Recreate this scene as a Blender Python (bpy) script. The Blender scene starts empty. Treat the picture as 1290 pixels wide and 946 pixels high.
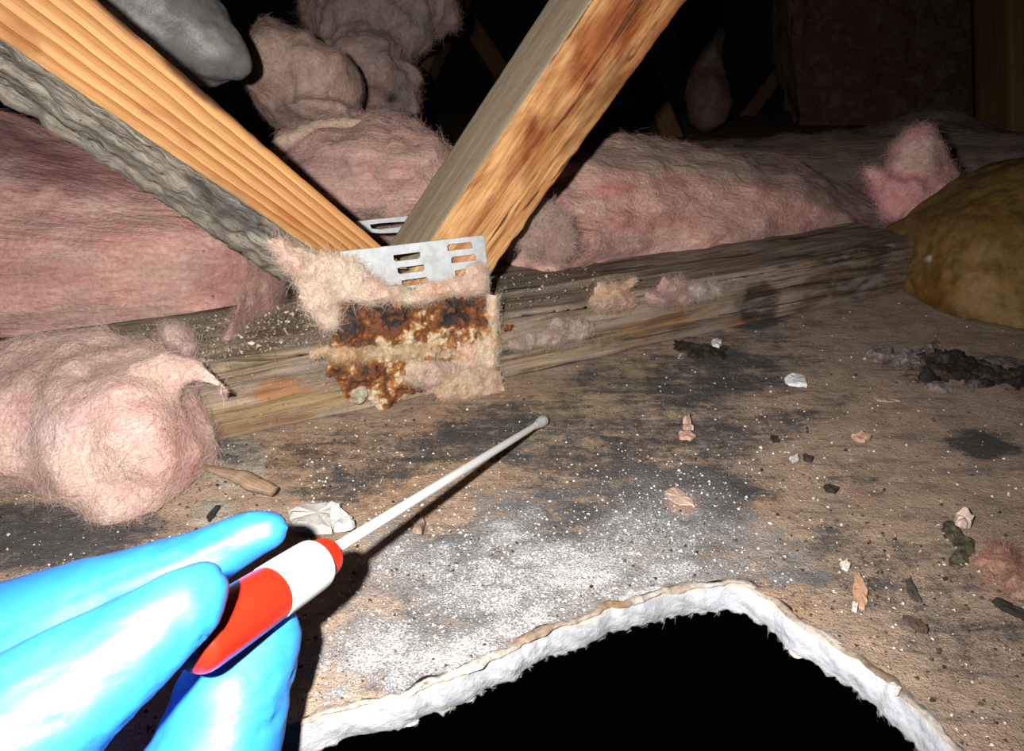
import bpy, bmesh, math, random
import numpy as np
from mathutils import Vector, Matrix

random.seed(7)
RNG = np.random.default_rng(11)
SC = bpy.context.scene
COL = SC.collection

# ------------------------------------------------------------------ camera, world, flash, exposure
FPX, CAM_H, PITCH = 900.0, 0.16, math.radians(24)
cam_data = bpy.data.cameras.new('camera')
cam_data.sensor_width = 36.0
cam_data.lens = FPX / 1290 * 36.0
cam_data.clip_start = 0.005
cam = bpy.data.objects.new('camera', cam_data)
cam.location = (0, 0, CAM_H)
cam.rotation_euler = (math.radians(90) - PITCH, 0, 0)
COL.objects.link(cam)
SC.camera = cam

world = bpy.data.worlds.new('dark_attic')
SC.world = world
world.use_nodes = True
world.node_tree.nodes['Background'].inputs[0].default_value = (0.5, 0.55, 0.6, 1)
world.node_tree.nodes['Background'].inputs[1].default_value = 0.0015

# the phone's flash, just up and left of the lens: the only light in the attic
fl_data = bpy.data.lights.new('phone_flash', 'SPOT')
fl_data.energy = 9.5
fl_data.color = (1.0, 0.965, 0.91)
fl_data.shadow_soft_size = 0.0035
fl_data.spot_size = math.radians(125)
fl_data.spot_blend = 0.85
flash = bpy.data.objects.new('phone_flash', fl_data)
flash.location = (-0.028, 0.004, 0.170)
flash.rotation_euler = (math.radians(90) - PITCH, 0, math.radians(2))
COL.objects.link(flash)

SC.view_settings.view_transform = 'Standard'
SC.view_settings.look = 'None'
SC.view_settings.gamma = 1
SC.view_settings.exposure = 0.0
try:
    SC.view_settings.use_curve_mapping = False
except Exception:
    pass

# ------------------------------------------------------------------ geometry of the view
FW = np.array([0, math.cos(PITCH), -math.sin(PITCH)])
UP = np.array([0, math.sin(PITCH), math.cos(PITCH)])
RT = np.array([1.0, 0, 0])
CC = np.array([0, 0, CAM_H])
FH = np.array([0, 1.0, 0])


def ray(u, v):
    return FW + RT * (u - 645) / FPX - UP * (v - 473) / FPX


def at(u, v, d):
    return CC + ray(u, v) * d


def fl(u, v, z=0.0):
    r = ray(u, v)
    return CC + r * ((z - CAM_H) / r[2])


def pl(u, v, p, n):
    r = ray(u, v)
    return CC + r * (np.dot(p - CC, n) / np.dot(r, n))


def pj(P):
    Q = P - CC
    d = Q @ FW
    d = np.where(np.abs(d) < 1e-3, 1e-3, d)
    return 645 + FPX * (Q @ RT) / d, 473 - FPX * (Q @ UP) / d, d


A0, B0 = fl(265, 555), fl(1140, 365)          # foot of the truss chord's front face
T = (B0 - A0) / np.linalg.norm(B0 - A0)         # along the chord
N = np.array([T[1], -T[0], 0.0])                # out of its front face, towards the camera
Z = np.array([0, 0, 1.0])

# ------------------------------------------------------------------ noise (numpy)


def _hash(i, j, k, seed):
    h = (i * 374761393 + j * 668265263 + k * 2147483647 + seed * 974634431) & 0xffffffff
    h = ((h ^ (h >> 13)) * 1274126177) & 0xffffffff
    h = h ^ (h >> 16)
    return (h & 0xffff) / 32767.5 - 1.0


def vnoise(P, seed=0):
    P = np.asarray(P, float)
    I = np.floor(P).astype(np.int64)
    f = P - I
    f = f * f * f * (f * (f * 6 - 15) + 10)
    r = 0
    for a in (0, 1):
        wa = f[:, 0] if a else 1 - f[:, 0]
        for b in (0, 1):
            wb = f[:, 1] if b else 1 - f[:, 1]
            for c in (0, 1):
                wc = f[:, 2] if c else 1 - f[:, 2]
                r = r + wa * wb * wc * _hash(I[:, 0] + a, I[:, 1] + b, I[:, 2] + c, seed)
    return r


def fbm(P, freq=1.0, octv=4, seed=0, gain=0.5):
    P = np.asarray(P, float) * freq
    r, amp, tot = 0, 1.0, 0
    for o in range(octv):
        r = r + amp * vnoise(P + 17.3 * o, seed + o)
        tot += amp
        amp *= gain
        P = P * 2.03
    return r / tot


def sstep(a, b, x):
    t = np.clip((x - a) / (b - a), 0, 1)
    return t * t * (3 - 2 * t)

# ------------------------------------------------------------------ objects


def tag(o, label=None, cat=None, group=None, kind=None):
    if label: o['label'] = label
    if cat: o['category'] = cat
    if group: o['group'] = group
    if kind: o['kind'] = kind
    return o


def empty(name, loc):
    o = bpy.data.objects.new(name, None)
    o.empty_display_size = 0.02
    o.location = loc
    COL.objects.link(o)
    return o


def mesh_obj(name, V, Fc, mats, parent=None, smooth=True, col=None, uv=None, midx=None, attrs=None):
    """one mesh object; V world coordinates, origin moved to the mesh's base"""
    V = np.asarray(V, float)
    org = np.array([V[:, 0].mean(), V[:, 1].mean(), V[:, 2].min()])
    me = bpy.data.meshes.new(name)
    if isinstance(Fc, np.ndarray):
        k = Fc.shape[1]
        me.vertices.add(len(V))
        me.vertices.foreach_set('co', (V - org).ravel())
        me.loops.add(Fc.size)
        me.loops.foreach_set('vertex_index', Fc.ravel().astype(np.int32))
        me.polygons.add(len(Fc))
        me.polygons.foreach_set('loop_start', np.arange(0, Fc.size, k, dtype=np.int32))
        me.update(calc_edges=True)
    else:
        me.from_pydata([tuple(v) for v in V - org], [], Fc)
        me.update()
    me.validate()
    for m in (mats if isinstance(mats, (list, tuple)) else [mats]):
        me.materials.append(m)
    if midx is not None:
        me.polygons.foreach_set('material_index', np.asarray(midx, np.int32))
    me.polygons.foreach_set('use_smooth', np.full(len(me.polygons), smooth))
    if col is not None:
        a = me.attributes.new('Col', 'FLOAT_COLOR', 'POINT')
        c4 = np.ones((len(V), 4), np.float32)
        c4[:, :3] = np.clip(col, 0, 1)
        a.data.foreach_set('color', c4.ravel())
    if attrs:
        for k_, v_ in attrs.items():
            a = me.attributes.new(k_, 'FLOAT', 'POINT')
            a.data.foreach_set('value', np.asarray(v_, np.float32))
    if uv is not None:
        a = me.attributes.new('grain', 'FLOAT_VECTOR', 'POINT')
        g = np.zeros((len(V), 3), np.float32)
        g[:, :uv.shape[1]] = uv
        a.data.foreach_set('vector', g.ravel())
    o = bpy.data.objects.new(name, me)
    COL.objects.link(o)
    if parent is not None:
        o.parent = parent
        off = org - np.array(world_loc(parent))
        o.location = off
    else:
        o.location = org
    return o


def world_loc(o):
    p = Vector(o.location)
    while o.parent:
        o = o.parent
        p = p + o.location
    return p


def grid_faces(nr, nc, closed=False):
    i = np.arange(nr - 1)[:, None]
    j = np.arange(nc if closed else nc - 1)[None, :]
    j2 = (j + 1) % nc
    return np.stack([i * nc + j + 0 * i, i * nc + j2, (i + 1) * nc + j2, (i + 1) * nc + j], -1).reshape(-1, 4)


def paint(V, base, blobs, seed=3, edge=0.35, freq=60):
    """albedo: a base colour with soft-edged stains and patches; a stain is (u, v, ru, rv, deg, colour, strength)"""
    u, v, d = pj(V)
    c = np.tile(np.array(base, float), (len(V), 1))
    for i, (bu, bv, ru, rv, deg, colr, al) in enumerate(blobs):
        a = math.radians(deg)
        x = (u - bu) * math.cos(a) + (v - bv) * math.sin(a)
        y = -(u - bu) * math.sin(a) + (v - bv) * math.cos(a)
        q = np.sqrt((x / ru) ** 2 + (y / rv) ** 2)
        near = q < 1.8
        if not near.any():
            continue
        nz = np.zeros(len(V))
        nz[near] = fbm(V[near], freq, 4, seed + i * 7)
        w = al * (1 - sstep(0.55, 1.15, q + nz * edge * 2))
        c = c * (1 - w[:, None]) + np.array(colr) * w[:, None]
    return c

# ------------------------------------------------------------------ materials


def new_mat(name):
    m = bpy.data.materials.new(name)
    m.use_nodes = True
    nt = m.node_tree
    b = nt.nodes['Principled BSDF']
    return m, nt, b


def nd(nt, typ, **kw):
    n = nt.nodes.new(typ)
    for k, v in kw.items():
        if k.startswith('in_'):
            key = k[3:]
            key = int(key) if key.isdigit() else key
            n.inputs[key].default_value = v
        else:
            setattr(n, k, v)
    return n


def noise(nt, vec, scale, detail=4, rough=0.55, dist=0.0):
    n = nd(nt, 'ShaderNodeTexNoise')
    n.inputs['Scale'].default_value = scale
    n.inputs['Detail'].default_value = detail
    n.inputs['Roughness'].default_value = rough
    n.inputs['Distortion'].default_value = dist
    if vec is not None:
        nt.links.new(vec, n.inputs['Vector'])
    return n.outputs['Fac']


def mrange(nt, val, a, b, c, d, smooth=False):
    n = nd(nt, 'ShaderNodeMapRange')
    if smooth:
        n.interpolation_type = 'SMOOTHSTEP'
    for i, x in enumerate((a, b, c, d)):
        n.inputs[i + 1].default_value = x
    nt.links.new(val, n.inputs[0])
    return n.outputs[0]


def math_n(nt, op, a, b):
    n = nd(nt, 'ShaderNodeMath', operation=op)
    for i, x in enumerate((a, b)):
        if isinstance(x, (int, float)):
            n.inputs[i].default_value = x
        else:
            nt.links.new(x, n.inputs[i])
    return n.outputs[0]


def mix(nt, fac, a, b, mode='MIX'):
    n = nd(nt, 'ShaderNodeMix', data_type='RGBA', blend_type=mode)
    for idx, x in ((0, fac), (6, a), (7, b)):
        if isinstance(x, (int, float)):
            n.inputs[idx].default_value = x
        elif isinstance(x, tuple):
            n.inputs[idx].default_value = (*x, 1)
        else:
            nt.links.new(x, n.inputs[idx])
    return n.outputs[2]


def mapping(nt, vec, scale=(1, 1, 1), rot=(0, 0, 0)):
    n = nd(nt, 'ShaderNodeMapping')
    n.inputs['Scale'].default_value = scale
    n.inputs['Rotation'].default_value = rot
    nt.links.new(vec, n.inputs['Vector'])
    return n.outputs[0]


def bump(nt, b, height, strength, dist):
    n = nd(nt, 'ShaderNodeBump')
    n.inputs['Strength'].default_value = strength
    n.inputs['Distance'].default_value = dist
    nt.links.new(height, n.inputs['Height'])
    nt.links.new(n.outputs[0], b.inputs['Normal'])


def attr(nt, name, out='Color'):
    return nd(nt, 'ShaderNodeAttribute', attribute_name=name).outputs[out]


def objco(nt):
    return nd(nt, 'ShaderNodeTexCoord').outputs['Object']


CHORD_ROT = -math.atan2(T[1], T[0])


def mat_wool(name, stretch=(5, 45, 45), rot=(0, 0, CHORD_ROT), var=0.22, hue=(1.05, 0.86, 0.84)):
    m, nt, b = new_mat(name)
    co = objco(nt)
    st = noise(nt, mapping(nt, co, stretch, rot), 1.6, 8, 0.65, 0.6)
    fi = noise(nt, co, 420, 4, 0.7)
    big = noise(nt, co, 28, 5, 0.6, 1.0)
    s2 = noise(nt, mapping(nt, co, tuple(k * 4.2 for k in stretch), rot), 1.6, 6, 0.7, 0.8)
    c = attr(nt, 'Col')
    c = mix(nt, mrange(nt, st, 0.32, 0.68, 0, 1), mix(nt, 1.0, c, tuple(1 - var * k for k in (0.6, 1.15, 1.1)), 'MULTIPLY'),
            mix(nt, 1.0, c, (1.08, 1.12, 1.12), 'MULTIPLY'))
    c = mix(nt, mrange(nt, s2, 0.42, 0.68, 0, 0.55), c, mix(nt, 1.0, c, (0.74, 0.60, 0.58), 'MULTIPLY'))
    c = mix(nt, mrange(nt, s2, 0.36, 0.50, 0.4, 0), c, mix(nt, 1.0, c, (1.2, 1.25, 1.25), 'MULTIPLY'))
    c = mix(nt, mrange(nt, big, 0.46, 0.70, 0, 0.45), c, (0.47, 0.37, 0.31))
    c = mix(nt, mrange(nt, fi, 0.35, 0.62, 0.35, 0), c, (0.35, 0.25, 0.22), 'MULTIPLY')
    dk = noise(nt, co, 240, 3, 0.6)
    c = mix(nt, mrange(nt, dk, 0.70, 0.74, 0, 0.7), c, (0.06, 0.05, 0.045))
    nt.links.new(c, b.inputs['Base Color'])
    b.inputs['Roughness'].default_value = 1.0
    b.inputs['Specular IOR Level'].default_value = 0.05
    h = math_n(nt, 'ADD', math_n(nt, 'MULTIPLY', st, 1.0), math_n(nt, 'ADD', math_n(nt, 'MULTIPLY', fi, 0.35), math_n(nt, 'MULTIPLY', s2, 0.6)))
    bump(nt, b, h, 0.85, 0.0045)
    return m


def mat_fibre(name):
    m, nt, b = new_mat(name)
    c = attr(nt, 'Col')
    d = nd(nt, 'ShaderNodeBsdfDiffuse')
    t = nd(nt, 'ShaderNodeBsdfTranslucent')
    x = nd(nt, 'ShaderNodeMixShader', in_0=0.45)
    nt.links.new(c, d.inputs[0])
    nt.links.new(c, t.inputs[0])
    nt.links.new(d.outputs[0], x.inputs[1])
    nt.links.new(t.outputs[0], x.inputs[2])
    nt.links.new(x.outputs[0], nt.nodes['Material Output'].inputs[0])
    return m


def mat_wood(name, light, dark, streak=300, along=5, wave=None, worn=None, rough=0.75, bumpd=0.0006, spots=0.0, contrast=(0.38, 0.62), crack=None, swirl=0.4):
    """grain runs along the 'grain' attribute's x; colours belong to the face"""
    m, nt, b = new_mat(name)
    g = attr(nt, 'grain', 'Vector')
    n1 = noise(nt, mapping(nt, g, (along, streak, streak)), 1.0, 8, 0.62, swirl)
    n2 = noise(nt, mapping(nt, g, (along * 5, streak * 5, streak * 5)), 1.0, 4, 0.65)
    n3 = noise(nt, mapping(nt, g, (along * 1.5, streak * 0.22, streak * 0.22)), 1.0, 6, 0.6, swirl * 2)
    f = mrange(nt, math_n(nt, 'ADD', math_n(nt, 'MULTIPLY', n1, 0.6), math_n(nt, 'MULTIPLY', n3, 0.4)), contrast[0], contrast[1], 0, 1)
    if wave:
        w = nd(nt, 'ShaderNodeTexWave', wave_type='BANDS', bands_direction='Y', wave_profile='SAW')
        w.inputs['Scale'].default_value = wave[0]
        w.inputs['Distortion'].default_value = wave[1]
        w.inputs['Detail'].default_value = 3
        w.inputs['Detail Scale'].default_value = wave[2]
        nt.links.new(mapping(nt, g, (wave[3], 1, 1)), w.inputs['Vector'])
        f = math_n(nt, 'ADD', math_n(nt, 'MULTIPLY', mrange(nt, w.outputs['Fac'], 0.1, 0.95, 0, 1), 0.75), math_n(nt, 'MULTIPLY', f, 0.25))
    c = mix(nt, f, light, dark)
    c = mix(nt, mrange(nt, n2, 0.42, 0.68, 0.0, 0.55), c, (0.30, 0.24, 0.18), 'MULTIPLY')
    c = mix(nt, 1.0, c, attr(nt, 'Col'), 'MULTIPLY')
    if worn:
        nb = noise(nt, mapping(nt, g, (28, 120, 120)), 1.0, 8, 0.7, 0.5)
        c = mix(nt, mrange(nt, nb, 0.50, 0.62, 0, 0.8), c, worn)
    h = math_n(nt, 'ADD', n1, math_n(nt, 'MULTIPLY', n2, 0.4))
    if crack:
        nc = noise(nt, mapping(nt, g, (crack[0], crack[1], crack[1]), (0, 0, 0.02)), 1.0, 5, 0.55, crack[3])
        ck = mrange(nt, nc, crack[2], crack[2] + 0.07, 0, 1, True)
        c = mix(nt, math_n(nt, 'MULTIPLY', ck, 0.85), c, tuple(k * 0.22 for k in dark))
        h = math_n(nt, 'SUBTRACT', h, math_n(nt, 'MULTIPLY', ck, 0.6))
    if spots:
        ns = noise(nt, g, 420, 4, 0.65)
        c = mix(nt, mrange(nt, ns, 0.60, 0.66, 0, spots), c, (0.05, 0.038, 0.028))
        ns2 = noise(nt, mapping(nt, g, (1, 1, 1), (0.5, 0, 1)), 700, 3, 0.6)
        c = mix(nt, mrange(nt, ns2, 0.66, 0.70, 0, spots), c, (0.5, 0.45, 0.38))
    nt.links.new(c, b.inputs['Base Color'])
    b.inputs['Roughness'].default_value = rough
    b.inputs['Specular IOR Level'].default_value = 0.25
    bump(nt, b, h, 0.8, bumpd)
    return m


def mat_paint(name, scale=300, stretch=(1, 1, 1), rot=(0, 0, 0), var=0.45, rough=0.9, bd=0.0012, spec=0.2, metal=0.0):
    """painted-on stains ('Col') broken up with fine grain"""
    m, nt, b = new_mat(name)
    co = mapping(nt, objco(nt), stretch, rot)
    n1 = noise(nt, co, scale, 6, 0.7, 0.3)
    n2 = noise(nt, co, scale * 0.22, 5, 0.65, 0.6)
    c = attr(nt, 'Col')
    c = mix(nt, mrange(nt, n1, 0.35, 0.6, var, 0), c, (0.12, 0.1, 0.09), 'MULTIPLY')
    c = mix(nt, mrange(nt, n2, 0.5, 0.75, 0, var * 0.6), c, mix(nt, 1.0, c, (1.6, 1.5, 1.4), 'MULTIPLY'))
    nt.links.new(c, b.inputs['Base Color'])
    b.inputs['Roughness'].default_value = rough
    b.inputs['Specular IOR Level'].default_value = spec
    b.inputs['Metallic'].default_value = metal
    bump(nt, b, math_n(nt, 'ADD', n1, n2), 0.8, bd)
    return m


def mat_plain(name, colr, rough=0.5, spec=0.4, sub=0.0, nscale=0, nvar=0.2, bd=0.0003):
    m, nt, b = new_mat(name)
    b.inputs['Base Color'].default_value = (*colr, 1)
    b.inputs['Roughness'].default_value = rough
    b.inputs['Specular IOR Level'].default_value = spec
    if nscale:
        n1 = noise(nt, objco(nt), nscale, 5, 0.6)
        c = mix(nt, mrange(nt, n1, 0.35, 0.65, nvar, 0), colr, tuple(k * 0.45 for k in colr))
        nt.links.new(c, b.inputs['Base Color'])
        bump(nt, b, n1, 0.6, bd)
    if sub:
        b.inputs['Subsurface Weight'].default_value = sub
        b.inputs['Subsurface Radius'].default_value = (0.002, 0.003, 0.004)
        b.inputs['Subsurface Scale'].default_value = 1.0
    return m


WOOL = mat_wool('glass_wool')
WOOL_SOFT = mat_wool('glass_wool_torn', (14, 14, 14), (0, 0, 0), 0.15)
FIBRE = mat_fibre('loose_glass_fibre')

# ------------------------------------------------------------------ soft bodies


def smooth_interp(xs, st):
    st = np.asarray(st, float)
    k = np.linspace(0, 1, len(st))
    # Catmull-Rom through the stations
    out = np.zeros((len(xs), st.shape[1]))
    n = len(st)
    f = xs * (n - 1)
    i = np.clip(np.floor(f).astype(int), 0, n - 2)
    t = (f - i)[:, None]
    p0, p1, p2, p3 = st[np.clip(i - 1, 0, n - 1)], st[i], st[i + 1], st[np.clip(i + 2, 0, n - 1)]
    return 0.5 * (2 * p1 + (p2 - p0) * t + (2 * p0 - 5 * p1 + 4 * p2 - p3) * t ** 2 + (3 * p1 - p0 - 3 * p2 + p3) * t ** 3)


def vnormals(V, Fc):
    n = np.zeros_like(V)
    a = np.cross(V[Fc[:, 1]] - V[Fc[:, 0]], V[Fc[:, 2]] - V[Fc[:, 0]])
    if Fc.shape[1] == 4:
        a = a + np.cross(V[Fc[:, 2]] - V[Fc[:, 0]], V[Fc[:, 3]] - V[Fc[:, 0]])
    for k in range(Fc.shape[1]):
        np.add.at(n, Fc[:, k], a)
    return n / (np.linalg.norm(n, axis=1)[:, None] + 1e-12)


def wob(V, Fc, amps, seed, stretch=None):
    """push a surface in and out with noise; amps = [(frequency, amount)...]"""
    Nn = vnormals(V, Fc)
    Q = V
    if stretch is not None:
        Q = np.stack([(V @ T) * stretch, V @ N, V[:, 2]], -1)
    d = 0
    for k, (f, a) in enumerate(amps):
        d = d + a * fbm(Q, f, 3, seed + 31 * k)
    return V + Nn * np.reshape(d, (-1, 1))


def loft(stations, nr=90, nc=72, power=2.4, cap=0.07, depth_dir=FH):
    """stations (u, v_top, v_bottom, depth of the middle, thickness): a closed soft tube through them"""
    xs = np.linspace(0, 1, nr)
    S = smooth_interp(xs, stations)
    k = np.ones(nr)
    k = np.minimum(k, np.sqrt(np.clip(1 - (1 - np.clip(xs / cap, 0, 1)) ** 2, 0.0004, 1)))
    k = np.minimum(k, np.sqrt(np.clip(1 - (1 - np.clip((1 - xs) / cap, 0, 1)) ** 2, 0.0004, 1)))
    ph = np.linspace(0, 2 * math.pi, nc, endpoint=False)
    cs, sn = np.cos(ph), np.sin(ph)
    sg = lambda x: np.sign(x) * np.abs(x) ** (2 / power)
    V = []
    for s, kk in zip(S, k):
        top, bot = at(s[0], s[1], s[3]), at(s[0], s[2], s[3])
        c, U = (top + bot) / 2, (top - bot) / 2
        V.append(c + kk * (sg(cs)[:, None] * U + sg(sn)[:, None] * depth_dir * s[4] / 2))
    V = np.concatenate(V)
    Fc = grid_faces(nr, nc, True)
    return V, Fc


def remesh_points(balls, voxel, smooth_it=6):
    """balls (centre, rx, ry, rz[, axes 3x3]) -> one closed surface round all of them"""
    bm = bmesh.new()
    for bl in balls:
        c, r = np.array(bl[0]), bl[1]
        M = Matrix.Identity(4)
        ax = np.array(bl[2]) if len(bl) > 2 else np.eye(3)
        R = np.stack([ax[0] * r[0], ax[1] * r[1], ax[2] * r[2]], 1)
        M = Matrix([[*R[0], c[0]], [*R[1], c[1]], [*R[2], c[2]], [0, 0, 0, 1]])
        bmesh.ops.create_icosphere(bm, subdivisions=3, radius=1.0, matrix=M)
    me = bpy.data.meshes.new('tmp')
    bm.to_mesh(me)
    bm.free()
    o = bpy.data.objects.new('tmp', me)
    COL.objects.link(o)
    r = o.modifiers.new('r', 'REMESH')
    r.mode = 'VOXEL'
    r.voxel_size = voxel
    s = o.modifiers.new('s', 'SMOOTH')
    s.factor = 0.5
    s.iterations = smooth_it
    dg = bpy.context.evaluated_depsgraph_get()
    ev = o.evaluated_get(dg)
    m2 = ev.to_mesh()
    V = np.zeros(len(m2.vertices) * 3)
    m2.vertices.foreach_get('co', V)
    V = V.reshape(-1, 3)
    quads = [tuple(p.vertices) for p in m2.polygons]
    Fc = np.array([q if len(q) == 4 else (*q, q[-1]) for q in quads])
    ev.to_mesh_clear()
    bpy.data.objects.remove(o)
    bpy.data.meshes.remove(me)
    return V, Fc


VIEWAX = np.stack([RT, UP, FW])


def ball(u, v, d, ru, rv, rd, deg=0):
    a = math.radians(-deg)
    X = RT * math.cos(a) + UP * math.sin(a)
    Y = -RT * math.sin(a) + UP * math.cos(a)
    return (at(u, v, d), (ru * d / FPX, rv * d / FPX, rd), (X, Y, FW))


def chain_balls(pts, step=0.35):
    """pts (u, v, d, radius px): a tapering run of balls"""
    out = []
    for a, b in zip(pts[:-1], pts[1:]):
        pa, pb = at(*a[:3]), at(*b[:3])
        ra, rb = a[3] * a[2] / FPX, b[3] * b[2] / FPX
        n = max(2, int(np.linalg.norm(pb - pa) / (step * min(ra, rb))))
        for t in np.linspace(0, 1, n):
            r = ra + (rb - ra) * t
            out.append((pa + (pb - pa) * t, (r, r, r)))
    return out


def fibres(name, V, Fc, col, n, length, width, parent, bias=None, lift=0.25, curl=0.5, seed=0, keep=None, cjit=0.12, label=None):
    """loose strands lying on and lifting off a wool surface: one object nobody could count"""
    rg = np.random.default_rng(seed + 500)
    n, width, length, lift = int(n * 2.0), width * 0.5, length * 0.75, lift * 0.6
    tri = np.concatenate([Fc[:, [0, 1, 2]], Fc[:, [0, 2, 3]]]) if Fc.shape[1] == 4 else Fc
    if keep is not None:
        ok = keep[tri].all(1)
        tri = tri[ok]
    e = np.cross(V[tri[:, 1]] - V[tri[:, 0]], V[tri[:, 2]] - V[tri[:, 0]])
    ar = np.linalg.norm(e, axis=1)
    cen = V[tri].mean(1)
    fn = e / (ar[:, None] + 1e-12)
    facing = ((CC - cen) * fn).sum(1) / np.linalg.norm(CC - cen, axis=1)
    w = ar * (facing > -0.45)
    idx = rg.choice(len(tri), n, p=w / w.sum())
    r1, r2 = rg.random((n, 1)), rg.random((n, 1))
    sw = (r1 + r2) > 1
    r1, r2 = np.where(sw, 1 - r1, r1), np.where(sw, 1 - r2, r2)
    a, b, c = tri[idx, 0], tri[idx, 1], tri[idx, 2]
    P = V[a] + (V[b] - V[a]) * r1 + (V[c] - V[a]) * r2
    nn = fn[idx]
    dr = rg.normal(size=(n, 3))
    if bias is not None:
        dr = dr * 0.55 + np.array(bias) * np.sign(rg.normal(size=(n, 1))) * 1.3
    dr = dr - nn * (dr * nn).sum(1)[:, None]
    dr /= np.linalg.norm(dr, axis=1)[:, None] + 1e-9
    dr = dr + nn * lift * rg.random((n, 1)) ** 2 * 2
    dr /= np.linalg.norm(dr, axis=1)[:, None]
    side = np.cross(dr, rg.normal(size=(n, 3)))
    side /= np.linalg.norm(side, axis=1)[:, None] + 1e-9
    oth = np.cross(dr, side)
    L = length * (0.35 + rg.random((n, 1)) ** 1.5 * 1.3)
    K = 4
    W = width * (0.5 + rg.random((n, 1)))
    ph = rg.random((n, 1)) * 6.28
    pts = []
    for k in range(K):
        s = k / (K - 1)
        q = P + dr * L * (s - 0.3) + curl * L * 0.3 * (oth * np.sin(ph + s * 3.5) + side * np.cos(ph * 2 + s * 3) * 0.6 + nn * (s * (1 - s)) * 0.8)
        q = q - curl * L * 0.3 * (oth * np.sin(ph) + side * np.cos(ph * 2) * 0.6)
        ww = W * (1 - 0.6 * abs(2 * s - 1))
        pts.append(q - side * ww / 2)
        pts.append(q + side * ww / 2)
    VV = np.stack(pts, 1).reshape(-1, 3)
    base = (np.arange(n) * 2 * K)[:, None, None]
    qd = np.array([[2 * k, 2 * k + 1, 2 * k + 3, 2 * k + 2] for k in range(K - 1)])[None]
    FF = (base + qd).reshape(-1, 4)
    cc = col[a] * (1 + cjit * rg.normal(size=(n, 1)))
    cc = np.repeat(cc, 2 * K, 0)
    o = mesh_obj(name, VV, FF, FIBRE, parent, col=cc)
    o['kind'] = 'stuff'
    return o


def wool(name, V, Fc, base, blobs, label, cat='insulation', n=6000, length=0.012, width=0.00022, bias=None, lift=0.3,
         mat=None, seed=0, group=None, fib=1.18, curl=0.5):
    col = paint(V, base, blobs, seed=seed + 5, freq=45)
    o = mesh_obj(name, V, Fc, mat or WOOL_SOFT, None, col=col)
    tag(o, label, cat, group)
    if n:
        fibres('loose_fibres', V, Fc, col * fib, n, length, width, o, bias, lift, curl, seed)
    return o

# ================================================================== SETTING: the drywall sheet underfoot, broken at the near side
top_edge = [(-900, 1050), (-500, 1020), (0, 1000), (200, 960), (300, 930), (375, 905), (420, 893), (470, 880), (520, 868), (560, 853), (600, 838), (640, 818), (680, 797),
            (720, 783), (770, 764), (810, 752), (840, 742), (880, 735), (915, 731), (945, 738), (985, 765), (1010, 786),
            (1040, 800), (1085, 828), (1120, 856), (1160, 893), (1200, 938), (1230, 975), (1300, 1080)]
E2 = np.array([fl(*p)[:2] for p in top_edge])
E2 = np.concatenate([E2, [[0.16, 0.05], [0.19, -0.06]]])
sl = np.concatenate([[0], np.cumsum(np.linalg.norm(np.diff(E2, axis=0), axis=1))])
NE = 620
ss = np.linspace(0, sl[-1], NE)
edge = np.stack([np.interp(ss, sl, E2[:, 0]), np.interp(ss, sl, E2[:, 1])], 1)
ker = np.hanning(9); ker /= ker.sum()
for k in (0, 1):
    pad = np.pad(edge[:, k], 4, mode='edge')
    edge[:, k] = np.convolve(pad, ker, 'valid')
tang = np.gradient(edge, axis=0)
tang /= np.linalg.norm(tang, axis=1)[:, None]
enrm = np.stack([tang[:, 1], -tang[:, 0]], 1)           # into the hole
rag = fbm(np.c_[edge, np.zeros(NE)], 90, 4, 5) * 0.0022
edge = edge + enrm * rag[:, None]

far = np.array([[-1.6, -0.05], [-1.6, 0.8], [-1.2, 2.3], [0.2, 2.8], [1.9, 2.7], [1.9, 0.8], [1.2, -0.3]])
fs = np.concatenate([[0], np.cumsum(np.linalg.norm(np.diff(far, axis=0), axis=1))])
key_e = np.array([0, 0.12, 0.3, 0.55, 0.78, 0.9, 1.0])
fp = np.interp(np.linspace(0, 1, NE), key_e, fs / fs[-1])
outer = np.stack([np.interp(fp * fs[-1], fs, far[:, 0]), np.interp(fp * fs[-1], fs, far[:, 1])], 1)
NRow = 300
gr = np.linspace(0, 1, NRow) ** 2.6
FV = edge[None] * (1 - gr[:, None, None]) + outer[None] * gr[:, None, None]
FV = np.concatenate([FV.reshape(-1, 2), np.zeros((NRow * NE, 1))], 1)
fu, fv, fd = pj(FV)


def blobsum(lst, seed, freq=40, amp=0.6):
    r = np.zeros(len(FV))
    nz = fbm(FV, freq, 4, seed)
    for (bu, bv, ru, rv, deg, s) in lst:
        a = math.radians(deg)
        x = (fu - bu) * math.cos(a) + (fv - bv) * math.sin(a)
        y = -(fu - bu) * math.sin(a) + (fv - bv) * math.cos(a)
        q = np.sqrt((x / ru) ** 2 + (y / rv) ** 2) + nz * amp
        r = np.maximum(r, s * (1 - sstep(0.25, 1.25, q)))
    return r * (fd > 0.02)


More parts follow.
